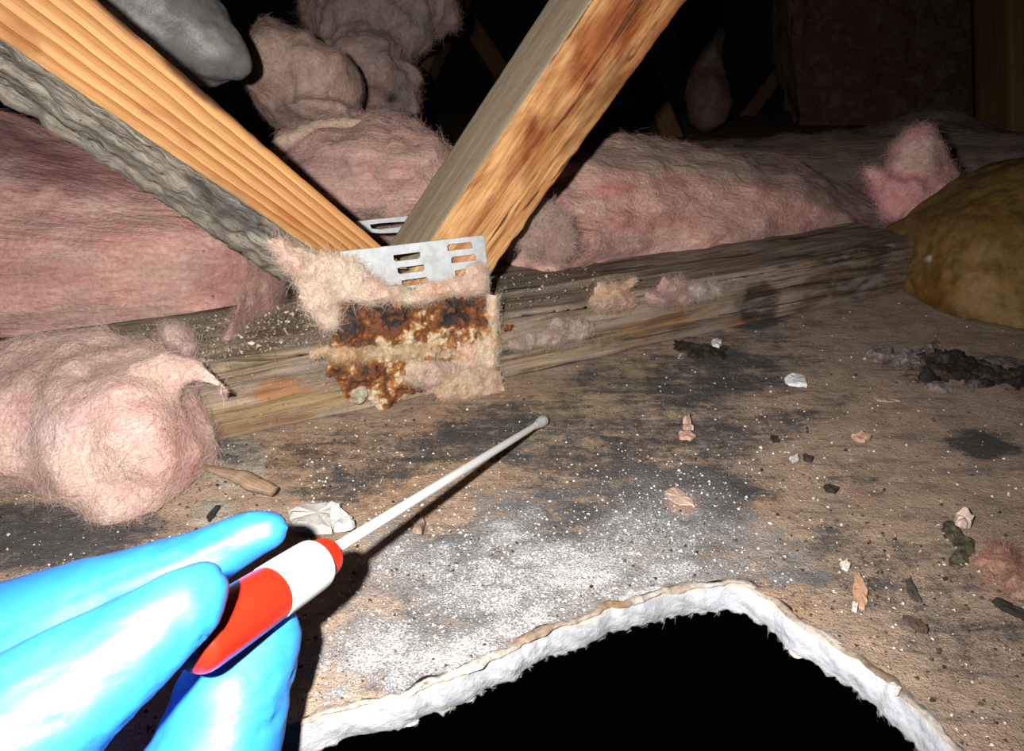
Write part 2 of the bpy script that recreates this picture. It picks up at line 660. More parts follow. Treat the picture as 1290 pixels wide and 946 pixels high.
mould = blobsum([(910, 470, 130, 70, -15, 0.74), (870, 520, 120, 50, 0, 0.6), (960, 400, 60, 22, -20, 0.8), (560, 555, 150, 45, -12, 0.75), (740, 620, 260, 90, -8, 0.62),
                 (480, 590, 120, 40, -20, 0.6), (830, 620, 120, 70, 10, 0.8), (1240, 558, 55, 20, 10, 1.0), (900, 690, 110, 60, 30, 0.6),
                 (620, 700, 200, 90, -10, 0.6), (560, 780, 260, 100, -14, 0.7), (860, 560, 160, 90, 0, 0.6), (1080, 700, 160, 60, 30, 0.5), (700, 660, 260, 50, -8, 0.7), (640, 520, 80, 25, -10, 0.6), (1000, 720, 90, 40, 40, 0.55),
                 (1060, 590, 60, 22, 20, 0.5), (890, 442, 42, 14, -8, 0.95), (300, 570, 40, 25, 0, 0.6), (60, 670, 160, 60, 0, 0.9),
                 (1130, 700, 120, 30, 35, 0.4), (980, 530, 120, 30, -10, 0.55), (760, 480, 60, 20, 10, 0.6), (820, 540, 240, 90, -5, 0.52), (880, 620, 130, 60, 10, 0.85), (1180, 760, 160, 90, 30, 0.42), (450, 560, 160, 40, -12, 0.4)], 41)
powder = blobsum([(620, 740, 300, 110, -14, 0.95), (780, 690, 180, 80, -10, 0.85), (480, 810, 180, 110, -18, 0.95), (640, 790, 280, 50, -20, 1.0), (430, 870, 80, 40, -18, 0.8), (900, 715, 100, 30, -15, 0.7),
                  (840, 720, 80, 30, -15, 0.9), (700, 650, 200, 60, -8, 0.45), (950, 690, 110, 60, 30, 0.62), (560, 640, 60, 30, 0, 0.3), (860, 620, 130, 50, 0, 0.5), (740, 720, 90, 40, -10, 1.1), (820, 745, 90, 14, -16, 1.1)], 42)
pale = blobsum([(300, 590, 60, 45, 10, 1.0), (270, 645, 45, 35, 0, 0.9), (395, 655, 45, 16, -5, 0.7)], 43)
rustb = blobsum([(470, 610, 150, 60, -12, 0.9), (380, 570, 120, 40, -12, 0.9), (560, 530, 120, 40, -12, 0.6), (920, 640, 90, 30, 0, 0.5),
                 (700, 590, 160, 40, -15, 0.4), (980, 750, 40, 60, -45, 0.6), (500, 868, 120, 10, -18, 0.5), (800, 755, 120, 10, -18, 0.9)], 44)
olive = blobsum([(700, 520, 90, 30, -10, 0.6), (650, 545, 60, 20, -10, 0.6), (800, 480, 90, 25, -12, 0.5)], 45)
pink = blobsum([(1268, 715, 34, 34, 20, 1.0), (1075, 620, 30, 14, 0, 0.5), (860, 632, 24, 16, 20, 0.8), (1115, 500, 26, 9, 10, 0.7)], 46)


def mat_floor():
    m, nt, b = new_mat('old_drywall_paper')
    co = objco(nt)
    rot = mapping(nt, co, (9, 60, 60), (0, 0, math.radians(18)))
    n_str = noise(nt, rot, 1.6, 7, 0.65, 0.6)
    n_smear = noise(nt, mapping(nt, co, (26, 130, 130), (0, 0, math.radians(33))), 1.5, 6, 0.68, 0.5)
    n_med = noise(nt, co, 75, 8, 0.68, 0.5)
    n_pat = noise(nt, co, 190, 6, 0.72, 0.4)
    n_fin = noise(nt, co, 480, 5, 0.7)
    n_gr = noise(nt, co, 1500, 2, 0.6)
    n_sp = noise(nt, mapping(nt, co, (1, 1, 1), (0.4, 0.2, 1)), 1150, 2, 0.6)
    A = lambda k: attr(nt, k, 'Fac')
    add = lambda *xs: xs[0] if len(xs) == 1 else math_n(nt, 'ADD', xs[0], add(*xs[1:]))
    mul = lambda x, k: math_n(nt, 'MULTIPLY', x, k)
    c = mix(nt, mrange(nt, n_med, 0.35, 0.65, 0, 1), (0.43, 0.315, 0.23), (0.285, 0.208, 0.155))
    c = mix(nt, mrange(nt, A('rustb'), 0, 1, 0, 0.7), c, mix(nt, mrange(nt, n_pat, 0.38, 0.62, 0, 1), (0.43, 0.26, 0.135), (0.21, 0.125, 0.075)))
    c = mix(nt, mrange(nt, A('olive'), 0, 1, 0, 0.7), c, (0.30, 0.24, 0.11))
    c = mix(nt, mrange(nt, add(A('pale'), mul(n_pat, 0.8)), 0.6, 1.0, 0, 0.9), c, (0.42, 0.37, 0.30))
    # faint greasy smears
    c = mix(nt, mrange(nt, n_smear, 0.50, 0.66, 0, 0.6), c, (0.10, 0.09, 0.09))
    # mould: dark, patchy, dragged along the paper
    md = add(mul(n_pat, 0.6), mul(n_str, 0.45), mul(n_smear, 0.35), mul(n_med, 0.3), mul(n_gr, 0.40), mul(A('mould'), 0.50))
    c = mix(nt, mrange(nt, md, 1.13, 1.46, 0, 0.92, True), c, (0.050, 0.052, 0.056))
    # thin dark flecks everywhere
    c = mix(nt, mrange(nt, n_fin, 0.60, 0.67, 0, 0.75), c, (0.04, 0.032, 0.028))
    c = mix(nt, mrange(nt, n_sp, 0.60, 0.70, 0, 0.6), c, (0.05, 0.04, 0.036))
    # gypsum dust: a grey film with bright grains and dark pits in it
    film = add(mul(A('powder'), 0.75), mul(n_pat, 0.55), mul(n_str, 0.35), mul(n_med, 0.3))
    c = mix(nt, mrange(nt, film, 0.78, 1.30, 0, 0.85, True), c, (0.20, 0.20, 0.21))
    c = mix(nt, mrange(nt, film, 1.15, 1.50, 0, 0.6, True), c, (0.42, 0.42, 0.43))
    pw = add(mul(A('powder'), 0.28), mul(n_gr, 0.80), mul(n_pat, 0.35))
    c = mix(nt, mrange(nt, pw, 0.80, 0.94, 0, 0.9, True), c, (0.54, 0.54, 0.55))
    pit = add(n_sp, mul(A('powder'), 0.05))
    c = mix(nt, mrange(nt, pit, 0.645, 0.70, 0, 0.75), c, (0.06, 0.055, 0.055))
    c = mix(nt, mrange(nt, n_gr, 0.70, 0.76, 0, 0.8), c, (0.5, 0.48, 0.45))
    c = mix(nt, mrange(nt, A('pink'), 0, 1, 0, 0.9), c, (0.42, 0.25, 0.19))
    nt.links.new(c, b.inputs['Base Color'])
    b.inputs['Roughness'].default_value = 0.92
    b.inputs['Specular IOR Level'].default_value = 0.15
    h = math_n(nt, 'ADD', math_n(nt, 'MULTIPLY', n_fin, 0.7), math_n(nt, 'ADD', math_n(nt, 'MULTIPLY', n_gr, 0.5), n_med))
    bump(nt, b, h, 0.9, 0.0016)
    return m


FV[:, 2] = fbm(FV, 30, 4, 9) * 0.0009 + fbm(FV, 140, 3, 10) * 0.0004 * (1 + 1.5 * powder) - 0.0006
floor = mesh_obj('floor', FV, grid_faces(NRow, NE), mat_floor(), None,
                 attrs=dict(mould=mould, powder=powder, pale=pale, rustb=rustb, olive=olive, pink=pink))
tag(floor, 'mouldy brown drywall sheet underfoot, dusted white and broken open at the front', kind='structure')

# the broken edge: paper lip, white gypsum, ragged lower paper
NB = 14
rows, rc = [], []
for k in range(NB):
    s = k / (NB - 1)
    z = -0.0008 - 0.0115 * s
    off = -0.0007 + 0.0012 * math.sin(s * 3.1) + 0.0008 * s
    P3 = np.c_[edge, np.full(NE, z)]
    g = fbm(np.c_[(P3[:, 0] + P3[:, 2] * 1.5) * 110, P3[:, 1] * 110, P3[:, 2] * 45], 1, 4, 21) * 0.0013 + fbm(P3, 500, 2, 22) * 0.0003
    if k == NB - 1:
        g = g + fbm(P3, 500, 2, 24) * 0.0016
        P3[:, 2] += fbm(P3, 600, 2, 25) * 0.0012
    if k == 0:
        g = g * 0.3
    P3[:, :2] += enrm * (off + g)[:, None]
    rows.append(P3)
    cc = np.tile([0.40, 0.41, 0.45], (NE, 1)) * (1 + 0.35 * sstep(800, 900, pj(P3)[0]))[:, None]
    if k < 2:
        cc[:] = (0.56, 0.47, 0.36)
    if k > NB - 2:
        cc[:] = (0.55, 0.5, 0.42)
    nz = fbm(P3, 60, 4, 27)
    cc = cc * (0.9 + 0.25 * np.clip(nz, -1, 1))[:, None]
    rc.append(cc)
inner = rows[-1].copy()
inner[:, :2] -= enrm * 0.25
rows.append(inner); rc.append(np.tile([0.35, 0.33, 0.3], (NE, 1)))
core = mesh_obj('gypsum_core', np.concatenate(rows), grid_faces(len(rows), NE),
                mat_paint('broken_gypsum', 260, var=0.25, bd=0.0012), floor, col=np.concatenate(rc))
core['label'] = 'broken white gypsum edge of the drywall sheet around the black hole'

# torn paper lip along the break
LV, LC = [], []
for k, (o_, z_) in enumerate([(-0.0022, -0.0006), (-0.0014, -0.0001), (-0.0005, 0.0003), (0.0003, 0.0001), (0.0008, -0.0007)]):
    P3 = np.c_[edge, np.full(NE, z_)]
    g = fbm(P3, 130, 4, 51 + k) * 0.002
    P3[:, :2] += enrm * (o_ + g)[:, None]
    P3[:, 2] += np.clip(fbm(P3, 200, 3, 53), -0.6, 1) * 0.0010
    LV.append(P3)
    tone = fbm(P3, 90, 3, 55)[:, None]
    LC.append(np.array([0.36, 0.31, 0.27]) + tone * np.array([0.22, 0.26, 0.28]))
lip = mesh_obj('torn_paper_edge', np.concatenate(LV), grid_faces(5, NE), mat_paint('torn_paper', 500, var=0.5), floor, col=np.concatenate(LC))
lip['label'] = 'ragged tan paper lip along the broken drywall edge'
hangV = rows[NB - 1]
k0 = np.concatenate([hangV, hangV + np.array([0, 0, -0.0006])])
fibres('torn_paper_fibres', k0, grid_faces(2, NE), np.tile([0.55, 0.5, 0.44], (len(k0), 1)), 900, 0.0025, 0.00018, floor, lift=1.5, curl=0.6, seed=77)

# ================================================================== TRUSS: chord, two webs, nail plates
truss = empty('roof_truss', A0 + T * 0.12)
tag(truss, 'rotting wooden truss joint with a rusted metal nail plate on the mouldy drywall', 'truss')

# --- bottom chord: a flat 2x4, rotten along its front
NS, NP = 520, 60
s_ = np.linspace(-0.28, 0.515, NS)
HT, DP = 0.0355, 0.085
prof = []
for a in np.linspace(0, 1, 22): prof.append((0.0, a * HT * 0.93, 0))                # front face, upward
for a in np.linspace(0, 1, 5)[1:]: prof.append((-a * 0.004, HT * (0.93 + 0.07 * a), 1))
for a in np.linspace(0, 1, 26)[1:]: prof.append((-0.004 - a * (DP - 0.004), HT, 1))  # top, backward
for a in np.linspace(0, 1, 5)[1:]: prof.append((-DP, HT * (1 - a), 2))
prof = np.array(prof)
S_, PI_ = np.meshgrid(s_, np.arange(len(prof)), indexing='ij')
pf = prof[PI_.ravel()]
sv = S_.ravel()
q = np.c_[sv * 9, pf[:, 0] * 160, pf[:, 1] * 160]
groove = fbm(q, 1.0, 4, 61)
rot = fbm(np.c_[sv * 22, pf[:, 0] * 60, pf[:, 1] * 60], 1.0, 4, 62)
out = groove * 0.0024 + rot * 0.0022
topw = np.clip((pf[:, 1] / HT - 0.8) / 0.2, 0, 1)
# rot has eaten the front arris right of the plate, and a hollow at the knot
eaten = np.exp(-((sv - 0.205) / 0.05) ** 2) * np.exp(-((pf[:, 1] - 0.026) / 0.010) ** 2) * (pf[:, 0] > -0.03)
knot = np.exp(-((sv - 0.335) / 0.012) ** 2 - ((pf[:, 1] - 0.012) / 0.012) ** 2) * (pf[:, 0] > -0.01)
dn = out - 0.006 * eaten - 0.003 * knot
V = A0 + T * sv[:, None] + N * pf[:, :1] + Z * pf[:, 1:2]
isfront = (pf[:, 2] < 1)
V = V + np.where(isfront[:, None], N, Z) * np.where(isfront, dn, dn * 0.9)[:, None]
V[:, 2] = np.maximum(V[:, 2], -0.0005)
front_b = [(330, 520, 120, 26, -13, (1.15, 0.88, 0.62), 0.9), (330, 455, 90, 12, -12, (1.45, 1.12, 0.8), 0.9), (350, 490, 70, 14, -14, (1.1, 0.55, 0.32), 0.8),
           (415, 470, 40, 24, -12, (0.42, 0.42, 0.36), 0.8), (320, 540, 90, 10, -13, (0.6, 0.52, 0.45), 0.8), (370, 410, 60, 26, -12, (0.62, 0.55, 0.46), 0.8), (412, 432, 26, 6, -12, (1.7, 1.7, 1.7), 0.5),
           (680, 440, 70, 26, -15, (1.15, 0.95, 0.75), 0.8), (670, 470, 60, 10, -15, (1.2, 0.95, 0.75), 0.8), (820, 410, 90, 18, -15, (0.75, 0.6, 0.48), 0.9),
           (740, 385, 50, 14, -20, (0.45, 0.42, 0.38), 0.7), (870, 395, 80, 22, -15, (0.62, 0.46, 0.34), 0.7), (960, 385, 26, 26, 0, (0.28, 0.24, 0.2), 0.9), (930, 412, 40, 8, -15, (1.1, 0.62, 0.28), 0.7),
           (1000, 375, 26, 14, -40, (1.5, 1.3, 1.15), 0.7), (1070, 360, 70, 16, -14, (0.42, 0.34, 0.28), 0.9), (1010, 335, 90, 8, -10, (1.1, 1.05, 1.0), 0.7), (1080, 318, 70, 6, -8, (1.3, 1.25, 1.2), 0.6),
           (1090, 345, 130, 44, -12, (0.42, 0.35, 0.30), 0.85), (955, 383, 30, 24, -30, (0.2, 0.17, 0.14), 0.9), (700, 345, 90, 12, -8, (0.5, 0.46, 0.42), 0.7), (900, 330, 120, 8, -8, (0.9, 0.8, 0.72), 0.6)]
colc = paint(V, (1, 1, 1), front_b, seed=71, freq=50)
WOOD_OLD = mat_wood('weathered_wood', (0.42, 0.32, 0.23), (0.10, 0.075, 0.056), 330, 7, bumpd=0.0016, spots=0.5, worn=(0.24, 0.20, 0.17), crack=(9, 230, 0.58, 0.6), swirl=0.9)
chord = mesh_obj('bottom_chord', V, grid_faces(NS, len(prof))[:, ::-1], WOOD_OLD, truss, col=colc, uv=np.c_[sv, pf[:, 0] + pf[:, 1], pf[:, 0] * 0])
chord['label'] = 'rotten grey brown timber lying on the drywall'


def beam(name, corners_a, corners_b, mats, parent, la=(-0.15, 1.6), nl=140, seg=16, rough_amp=(0.0003,) * 4, cols=None, seed=0, rounded=0.0012, hollow=None):
    """four corner lines a->b (extended), sides 0-1,1-2,2-3,3-0; one material slot for each side"""
    ca, cb = np.array(corners_a), np.array(corners_b)
    L = np.linspace(la[0], la[1], nl)
    ring, side, frac = [], [], []
    for k in range(4):
        for t in np.linspace(0, 1, seg, endpoint=False):
            ring.append((k, t))
    K = np.array([r[0] for r in ring]); Tt = np.array([r[1] for r in ring])
    cen = (ca.mean(0), cb.mean(0))
    V, G = [], []
    lens = np.linalg.norm(cb - ca, axis=1).mean()
    axis = (cb - ca).mean(0); axis /= np.linalg.norm(axis)
    per = np.concatenate([[0], np.cumsum([np.linalg.norm(ca[(k + 1) % 4] - ca[k]) for k in range(4)])])
    for l in L:
        c = ca + (cb - ca) * l
        nx = c[(K + 1) % 4]
        p = c[K] * (1 - Tt[:, None]) + nx * Tt[:, None]
        mid = c.mean(0)
        # soften the arrises
        cor = np.minimum(Tt, 1 - Tt)
        pull = np.where(Tt < 1e-6, rounded, 0)
        p = p + (mid - p) / np.linalg.norm(mid - p, axis=1)[:, None] * pull[:, None]
        V.append(p)
        G.append(np.c_[np.full(len(K), l * lens), per[K] + Tt * (per[K + 1] - per[K]), np.zeros(len(K))])
    V = np.concatenate(V); G = np.concatenate(G)
    Fc = grid_faces(nl, len(K), True)
    Nn = vnormals(V, Fc)
    mid = V.reshape(nl, -1, 3).mean(1).repeat(len(K), 0)
    if ((V - mid) * Nn).sum() < 0:
        Fc = Fc[:, ::-1].copy(); Nn = -Nn
    amp = np.array(rough_amp)[np.tile(K, nl)]
    gg = np.c_[G[:, 0] * 10, G[:, 1] * 170, np.tile(K, nl) * 5.0]
    V = V + Nn * (amp * (fbm(gg, 1, 3, seed) + 0.8 * fbm(V, 160, 3, seed + 3)))[:, None]
    mi = np.tile(K, (nl - 1, 1)).ravel()
    # end caps
    nk = len(K)
    caps = [list(range(nk)), list(range((nl - 1) * nk, nl * nk))[::-1]]
    allf = [tuple(f) for f in Fc] + [tuple(c) for c in caps]
    mi = np.concatenate([mi, [0, 0]])
    col = paint(V, (1, 1, 1), cols or [], seed=seed + 9, freq=60)
    o = mesh_obj(name, V, allf, mats, parent, col=col, uv=G, midx=mi)
    return o


OR_STRIPE = mat_wood('striped_pine', (0.57, 0.32, 0.13), (0.24, 0.075, 0.016), 420, 3, wave=(58, 1.6, 1.2, 0.5), bumpd=0.0003, contrast=(0.3, 0.7))
OR_FIG = mat_wood('figured_pine', (0.52, 0.29, 0.12), (0.24, 0.075, 0.018), 150, 9, bumpd=0.0004, contrast=(0.42, 0.60), crack=(13, 170, 0.585, 1.6), swirl=1.8)
GREY_ROT = mat_wood('grey_rotted_face', (0.50, 0.45, 0.37), (0.15, 0.135, 0.108), 170, 22, bumpd=0.0022, worn=(0.15, 0.135, 0.115), spots=0.7)
GREY_SAWN = mat_wood('grey_sawn_face', (0.56, 0.45, 0.315), (0.37, 0.285, 0.19), 520, 5, bumpd=0.0003)
DARK_FACE = mat_wood('dark_wood_face', (0.10, 0.075, 0.05), (0.03, 0.024, 0.018), 300, 6, bumpd=0.0006)  # much darker brown for the webs' right and rear sides

# left web: striped face to the front, grey rotted underside
a2, a1, a3 = at(360, 291, .322), at(454, 284, .3275), at(296, 318, .370)
b2, b1, b3 = at(0, 50, .245), at(114, -10, .251), at(17, 133, .297)
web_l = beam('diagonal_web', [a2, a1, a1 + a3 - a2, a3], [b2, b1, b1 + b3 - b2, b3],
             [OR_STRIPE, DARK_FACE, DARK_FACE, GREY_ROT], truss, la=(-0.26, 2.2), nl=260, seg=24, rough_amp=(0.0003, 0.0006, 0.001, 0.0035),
             cols=[(300, 138, 520, 15, 39.4, (0.13, 0.10, 0.085), 1.0), (200, 150, 60, 12, 40, (0.7, 0.5, 0.45), 0.6), (205, 168, 40, 14, 40, (1.1, 1.15, 1.3), 0.6), (30, 48, 40, 16, 40, (0.6, 0.45, 0.4), 0.7),  # first patch: dark side face carried onto the front's upper edge as a strip
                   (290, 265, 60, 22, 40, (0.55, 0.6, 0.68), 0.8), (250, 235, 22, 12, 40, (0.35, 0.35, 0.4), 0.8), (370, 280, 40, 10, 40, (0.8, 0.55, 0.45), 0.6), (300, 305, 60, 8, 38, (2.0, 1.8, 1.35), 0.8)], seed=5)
web_l['label'] = 'upper left timber with striped orange grain and grey mouldy underside'
# right web
a2, a1, a3 = at(545, 300, .346), at(618, 345, .362), at(495, 300, .405)
b2, b1, b3 = at(745, 0, .312), at(868, 0, .331), at(690, 0, .371)
web_r = beam('diagonal_web', [a2, a1, a1 + a3 - a2, a3], [b2, b1, b1 + b3 - b2, b3],
             [OR_FIG, DARK_FACE, DARK_FACE, GREY_SAWN], truss, la=(-0.28, 2.0), nl=240, seg=24, rough_amp=(0.0005, 0.0012, 0.001, 0.0003),
             cols=[(764, 45, 26, 85, 35, (0.55, 0.30, 0.2), 0.9), (690, 150, 9, 60, 20, (0.45, 0.25, 0.15), .7), (665, 185, 7, 36, 14, (0.45, 0.25, 0.15), .7), (820, 60, 14, 110, 32, (0.5, 0.33, 0.24), 0.8), (700, 170, 12, 90, 33, (0.55, 0.38, 0.28), 0.7),
                   (752, 130, 12, 90, 33, (0.42, 0.36, 0.3), 0.8), (620, 260, 60, 40, 30, (1.25, 1.3, 1.35), 0.6), (660, 190, 10, 40, 28, (0.5, 0.3, 0.18), 0.6), (690, 250, 16, 30, 30, (0.8, 0.72, 0.55), 0.8), (665, 255, 20, 14, 0, (1.3, 1.35, 1.2), 0.6)], seed=15)
web_r['label'] = 'upper right timber with orange figured front and grey side'

# --- front nail plate: pressed steel with slots, rusted at its lower half
PC = [pl(428, 317, A0 + N * 0.003, N), pl(609, 296, A0 + N * 0.003, N), pl(628, 470, A0 + N * 0.003, N), pl(446, 508, A0 + N * 0.003, N)]
ex, ey = 108, 120
uu, vv = np.meshgrid(np.linspace(0, 1, ex + 1), np.linspace(0, 1, ey + 1))
uu, vv = uu.ravel(), vv.ravel()
PV = (PC[0] * ((1 - uu) * (1 - vv))[:, None] + PC[1] * (uu * (1 - vv))[:, None] + PC[2] * (uu * vv)[:, None] + PC[3] * ((1 - uu) * vv)[:, None])
slots = []   # (u0, u1, v0, v1) in plate coordinates, staggered rows of pairs as in the photograph
for r in range(7):
    v0 = 0.055 + r * 0.085
    for cidx in range(3):
        u0 = (0.34, 0.72, -0.04)[cidx] + 0.018 * r
        slots.append((u0, u0 + 0.19, v0 + (0.0, -0.02, 0.03)[cidx], v0 + 0.042 + (0.0, -0.02, 0.03)[cidx]))
cu = (np.arange(ex) + 0.5) / ex
cv = (np.arange(ey) + 0.5) / ey
CU, CV = np.meshgrid(cu, cv)
hole = np.zeros(CU.shape, bool)
for (u0, u1, v0, v1) in slots[:9] + slots[9:12]:
    hw = (v1 - v0) / 2
    inside = (CU > u0) & (CU < u1) & (CV > v0) & (CV < v1)
    # rounded ends
    d_l = ((CU - (u0 + hw * .8)) / (hw * .8)) ** 2 + ((CV - (v0 + hw)) / hw) ** 2
    d_r = ((CU - (u1 - hw * .8)) / (hw * .8)) ** 2 + ((CV - (v0 + hw)) / hw) ** 2
    inside &= ~(((CU < u0 + hw * .8) & (d_l > 1)) | ((CU > u1 - hw * .8) & (d_r > 1)))
    hole |= inside
gf = grid_faces(ey + 1, ex + 1)[~hole.ravel()]
pc = np.tile([0.50, 0.53, 0.56], (len(PV), 1))
pz = fbm(PV, 70, 4, 91)
pc = pc * (0.9 + 0.25 * pz)[:, None]
rz = fbm(PV, 110, 4, 93)
rw = sstep(0.30, 0.42, vv + rz * 0.12)
rust_c = np.where((rz > 0.05)[:, None], np.array([0.34, 0.12, 0.03]), np.array([0.13, 0.055, 0.03]))
pc = pc * (1 - rw[:, None]) + rust_c * rw[:, None]
front = np.concatenate([PV + N * 0.0005, PV - N * 0.0005])
nb = len(PV)
ff = [tuple(f) for f in gf[:, ::-1]] + [tuple(f + nb) for f in gf]
# slot and rim walls
from collections import Counter
ed = Counter()
for f in gf:
    for a_, b_ in zip(f, np.roll(f, -1)):
        ed[(int(a_), int(b_))] += 1
for (a_, b_) in list(ed):
    if (b_, a_) not in ed:
        ff.append((a_, b_, b_ + nb, a_ + nb))
STEEL = mat_paint('galvanised_steel', 240, var=0.22, rough=0.55, bd=0.0002, spec=0.5)
plate = mesh_obj('nail_plate', front, ff, STEEL, truss, smooth=False, col=np.concatenate([pc, pc]))
plate['label'] = 'slotted metal plate, shiny at the top and rusted below'

def sheet(name, bbox, base, nrm, blobs, H, colf, mat, parent=None, step=1.1, rag=0.5, ragf=110, amp=0.4, seed=0, nf=0, flen=0.006, fw=0.00016, flift=0.8, label=None, cat=None, thresh=0.03):
    """a caked or matted patch lying on a plane: ragged outline, its own relief, thinning to nothing at its rim; blobs (u, v, ru, rv, deg, strength)"""
    us = np.arange(bbox[0], bbox[2], step); vs = np.arange(bbox[1], bbox[3], step)
    U, Vv = np.meshgrid(us, vs); U, Vv = U.ravel(), Vv.ravel()
    r_ = FW[None] + RT[None] * ((U - 645) / FPX)[:, None] - UP[None] * ((Vv - 473) / FPX)[:, None]
    P = CC + r_ * (((base - CC) @ nrm) / (r_ @ nrm))[:, None]
    nz = fbm(P, ragf, 5, seed)
    m_ = np.zeros(len(P))
    for (bu, bv, ru, rv, deg, st) in blobs:
        a = math.radians(deg)
        x = (U - bu) * math.cos(a) + (Vv - bv) * math.sin(a)
        y = -(U - bu) * math.sin(a) + (Vv - bv) * math.cos(a)
        q = np.sqrt((x / ru) ** 2 + (y / rv) ** 2) + nz * rag
        m_ = np.maximum(m_, st * (1 - sstep(0.35, 1.05, q)))
    n2_ = fbm(P, 260, 4, seed + 3)
    n3_ = fbm(P, 90, 3, seed + 5)
    h = H * np.sqrt(m_) * (1 + amp * n2_ + 1.1 * amp * n3_) - 0.0004
    V = P + nrm * h[:, None]
    q4 = grid_faces(len(vs), len(us))
    keepf = (m_[q4] > thresh).any(1)
    q4 = q4[keepf][:, ::-1]
    used = np.unique(q4)
    mp = np.full(len(V), -1); mp[used] = np.arange(len(used))
    q4 = mp[q4]; V = V[used]
    col = colf(V, n2_[used], n3_[used], m_[used])
    o = mesh_obj(name, V, q4, mat, parent, col=col)
    if parent is None:
        tag(o, label, cat)
    elif label:
        o['label'] = label
    if nf:
        fibres('loose_fibres', V, q4, np.clip(col * 1.15, 0, 0.8), nf, flen, fw, o if parent is None else parent, lift=flift, curl=0.8, seed=seed)
    return o


cream, orange, rustd, black_ = np.array([0.60, 0.48, 0.34]), np.array([0.37, 0.15, 0.035]), np.array([0.17, 0.065, 0.03]), np.array([0.05, 0.036, 0.032])


def rust_col(V, a, b_, m_):
    u, v, d = pj(V)
    g = fbm(np.c_[V @ T * 60, V @ N * 60, V[:, 2] * 120], 1, 5, 107)
    f = fbm(V, 300, 4, 109)
    lev = 1.15 * g + 1.15 * f + 0.04 + 0.35 * np.exp(-((v - 395) / 26) ** 2) + 0.35 * np.exp(-((v - 478) / 20) ** 2) * (u < 545) - 0.55 * np.exp(-((v - 447) / 7) ** 2) + 0.12 * np.exp(-((v - 400) / 40) ** 2)
    c = np.tile(cream, (len(V), 1))
    for lo, hi, c_ in ((-0.22, 0.0, orange), (0.08, 0.32, rustd), (0.62, 1.0, black_)):
        w = sstep(lo, hi, lev)[:, None]
        c = c * (1 - w) + c_ * w
    return c


RUSTM = mat_paint('rust_and_fluff', 420, var=0.5, bd=0.0014)
FLUFFM = mat_wool('caked_fluff', (30, 30, 30), (0, 0, 0), 0.06)
sheet('rust_crust', (400, 355, 650, 520), A0 + N * 0.0036, N,
      [(525, 405, 105, 42, -6, 1), (500, 395, 85, 34, 0, 1), (480, 470, 64, 40, -6, 1), (545, 455, 80, 40, -6, 1), (585, 420, 44, 50, 0, 1), (440, 405, 30, 40, 0, .8)],
      0.0036, rust_col, RUSTM, plate, rag=0.45, amp=0.9, seed=131, nf=2500, flen=0.005, label='flaking orange and brown rust caked with fluff')
# a bare pale patch of zinc flake at the lower left corner
# --- rear nail plate (its upper rail shows behind the right web)
def slab(name, pts, nrm, th, mat, parent, col=(0.5, 0.52, 0.55), label=None, smooth=False):
    pts = np.array(pts)
    k = len(pts)
    V = np.concatenate([pts, pts - np.array(nrm) * th])
    fcs = [tuple(range(k)), tuple(range(2 * k - 1, k - 1, -1))] + [(i, i + k, (i + 1) % k + k, (i + 1) % k) for i in range(k)]
    o = mesh_obj(name, V, fcs, mat, parent, smooth=smooth, col=np.tile(col, (2 * k, 1)))
    if label: o['label'] = label
    return o


def plate_bar(uv_out, uv_in, base, mat, parent, name):
    """a flat rail with one slot: outer outline and inner outline, same count"""
    o_ = np.array([pl(*p, base, N) for p in uv_out]); i_ = np.array([pl(*p, base, N) for p in uv_in])
    k = len(o_)
    V = np.concatenate([o_, i_, o_ - N * 0.001, i_ - N * 0.001])
    f = []
    for a_ in range(k):
        b_ = (a_ + 1) % k
        f += [(a_, b_, k + b_, k + a_), (2 * k + b_, 2 * k + a_, 3 * k + a_, 3 * k + b_), (a_, 2 * k + a_, 2 * k + b_, b_), (k + b_, 3 * k + b_, 3 * k + a_, k + a_)]
    return mesh_obj(name, V, f, mat, parent, smooth=False, col=np.tile([0.55, 0.57, 0.6], (len(V), 1)))


bk = A0 - N * 0.086
rear = plate_bar([(448, 279), (476, 276), (505, 273), (530, 271), (530, 292), (500, 293), (480, 294), (458, 292)],
                 [(466, 283), (480, 281), (495, 280), (512, 279), (512, 285), (496, 287), (480, 289), (468, 288)], bk, STEEL, truss, 'nail_plate')
rear['label'] = 'top rail of the metal plate on the far side'
rnail = [at(518 + 6 * math.cos(a), 283 + 6.5 * math.sin(a), .372) for a in np.linspace(0, 6.283, 12, endpoint=False)]

# ================================================================== INSULATION
PINK, PALE, BEIGE, GREYD, DUSK = (0.72, 0.43, 0.375), (0.68, 0.47, 0.41), (0.52, 0.38, 0.30), (0.30, 0.245, 0.21), (0.36, 0.25, 0.23)

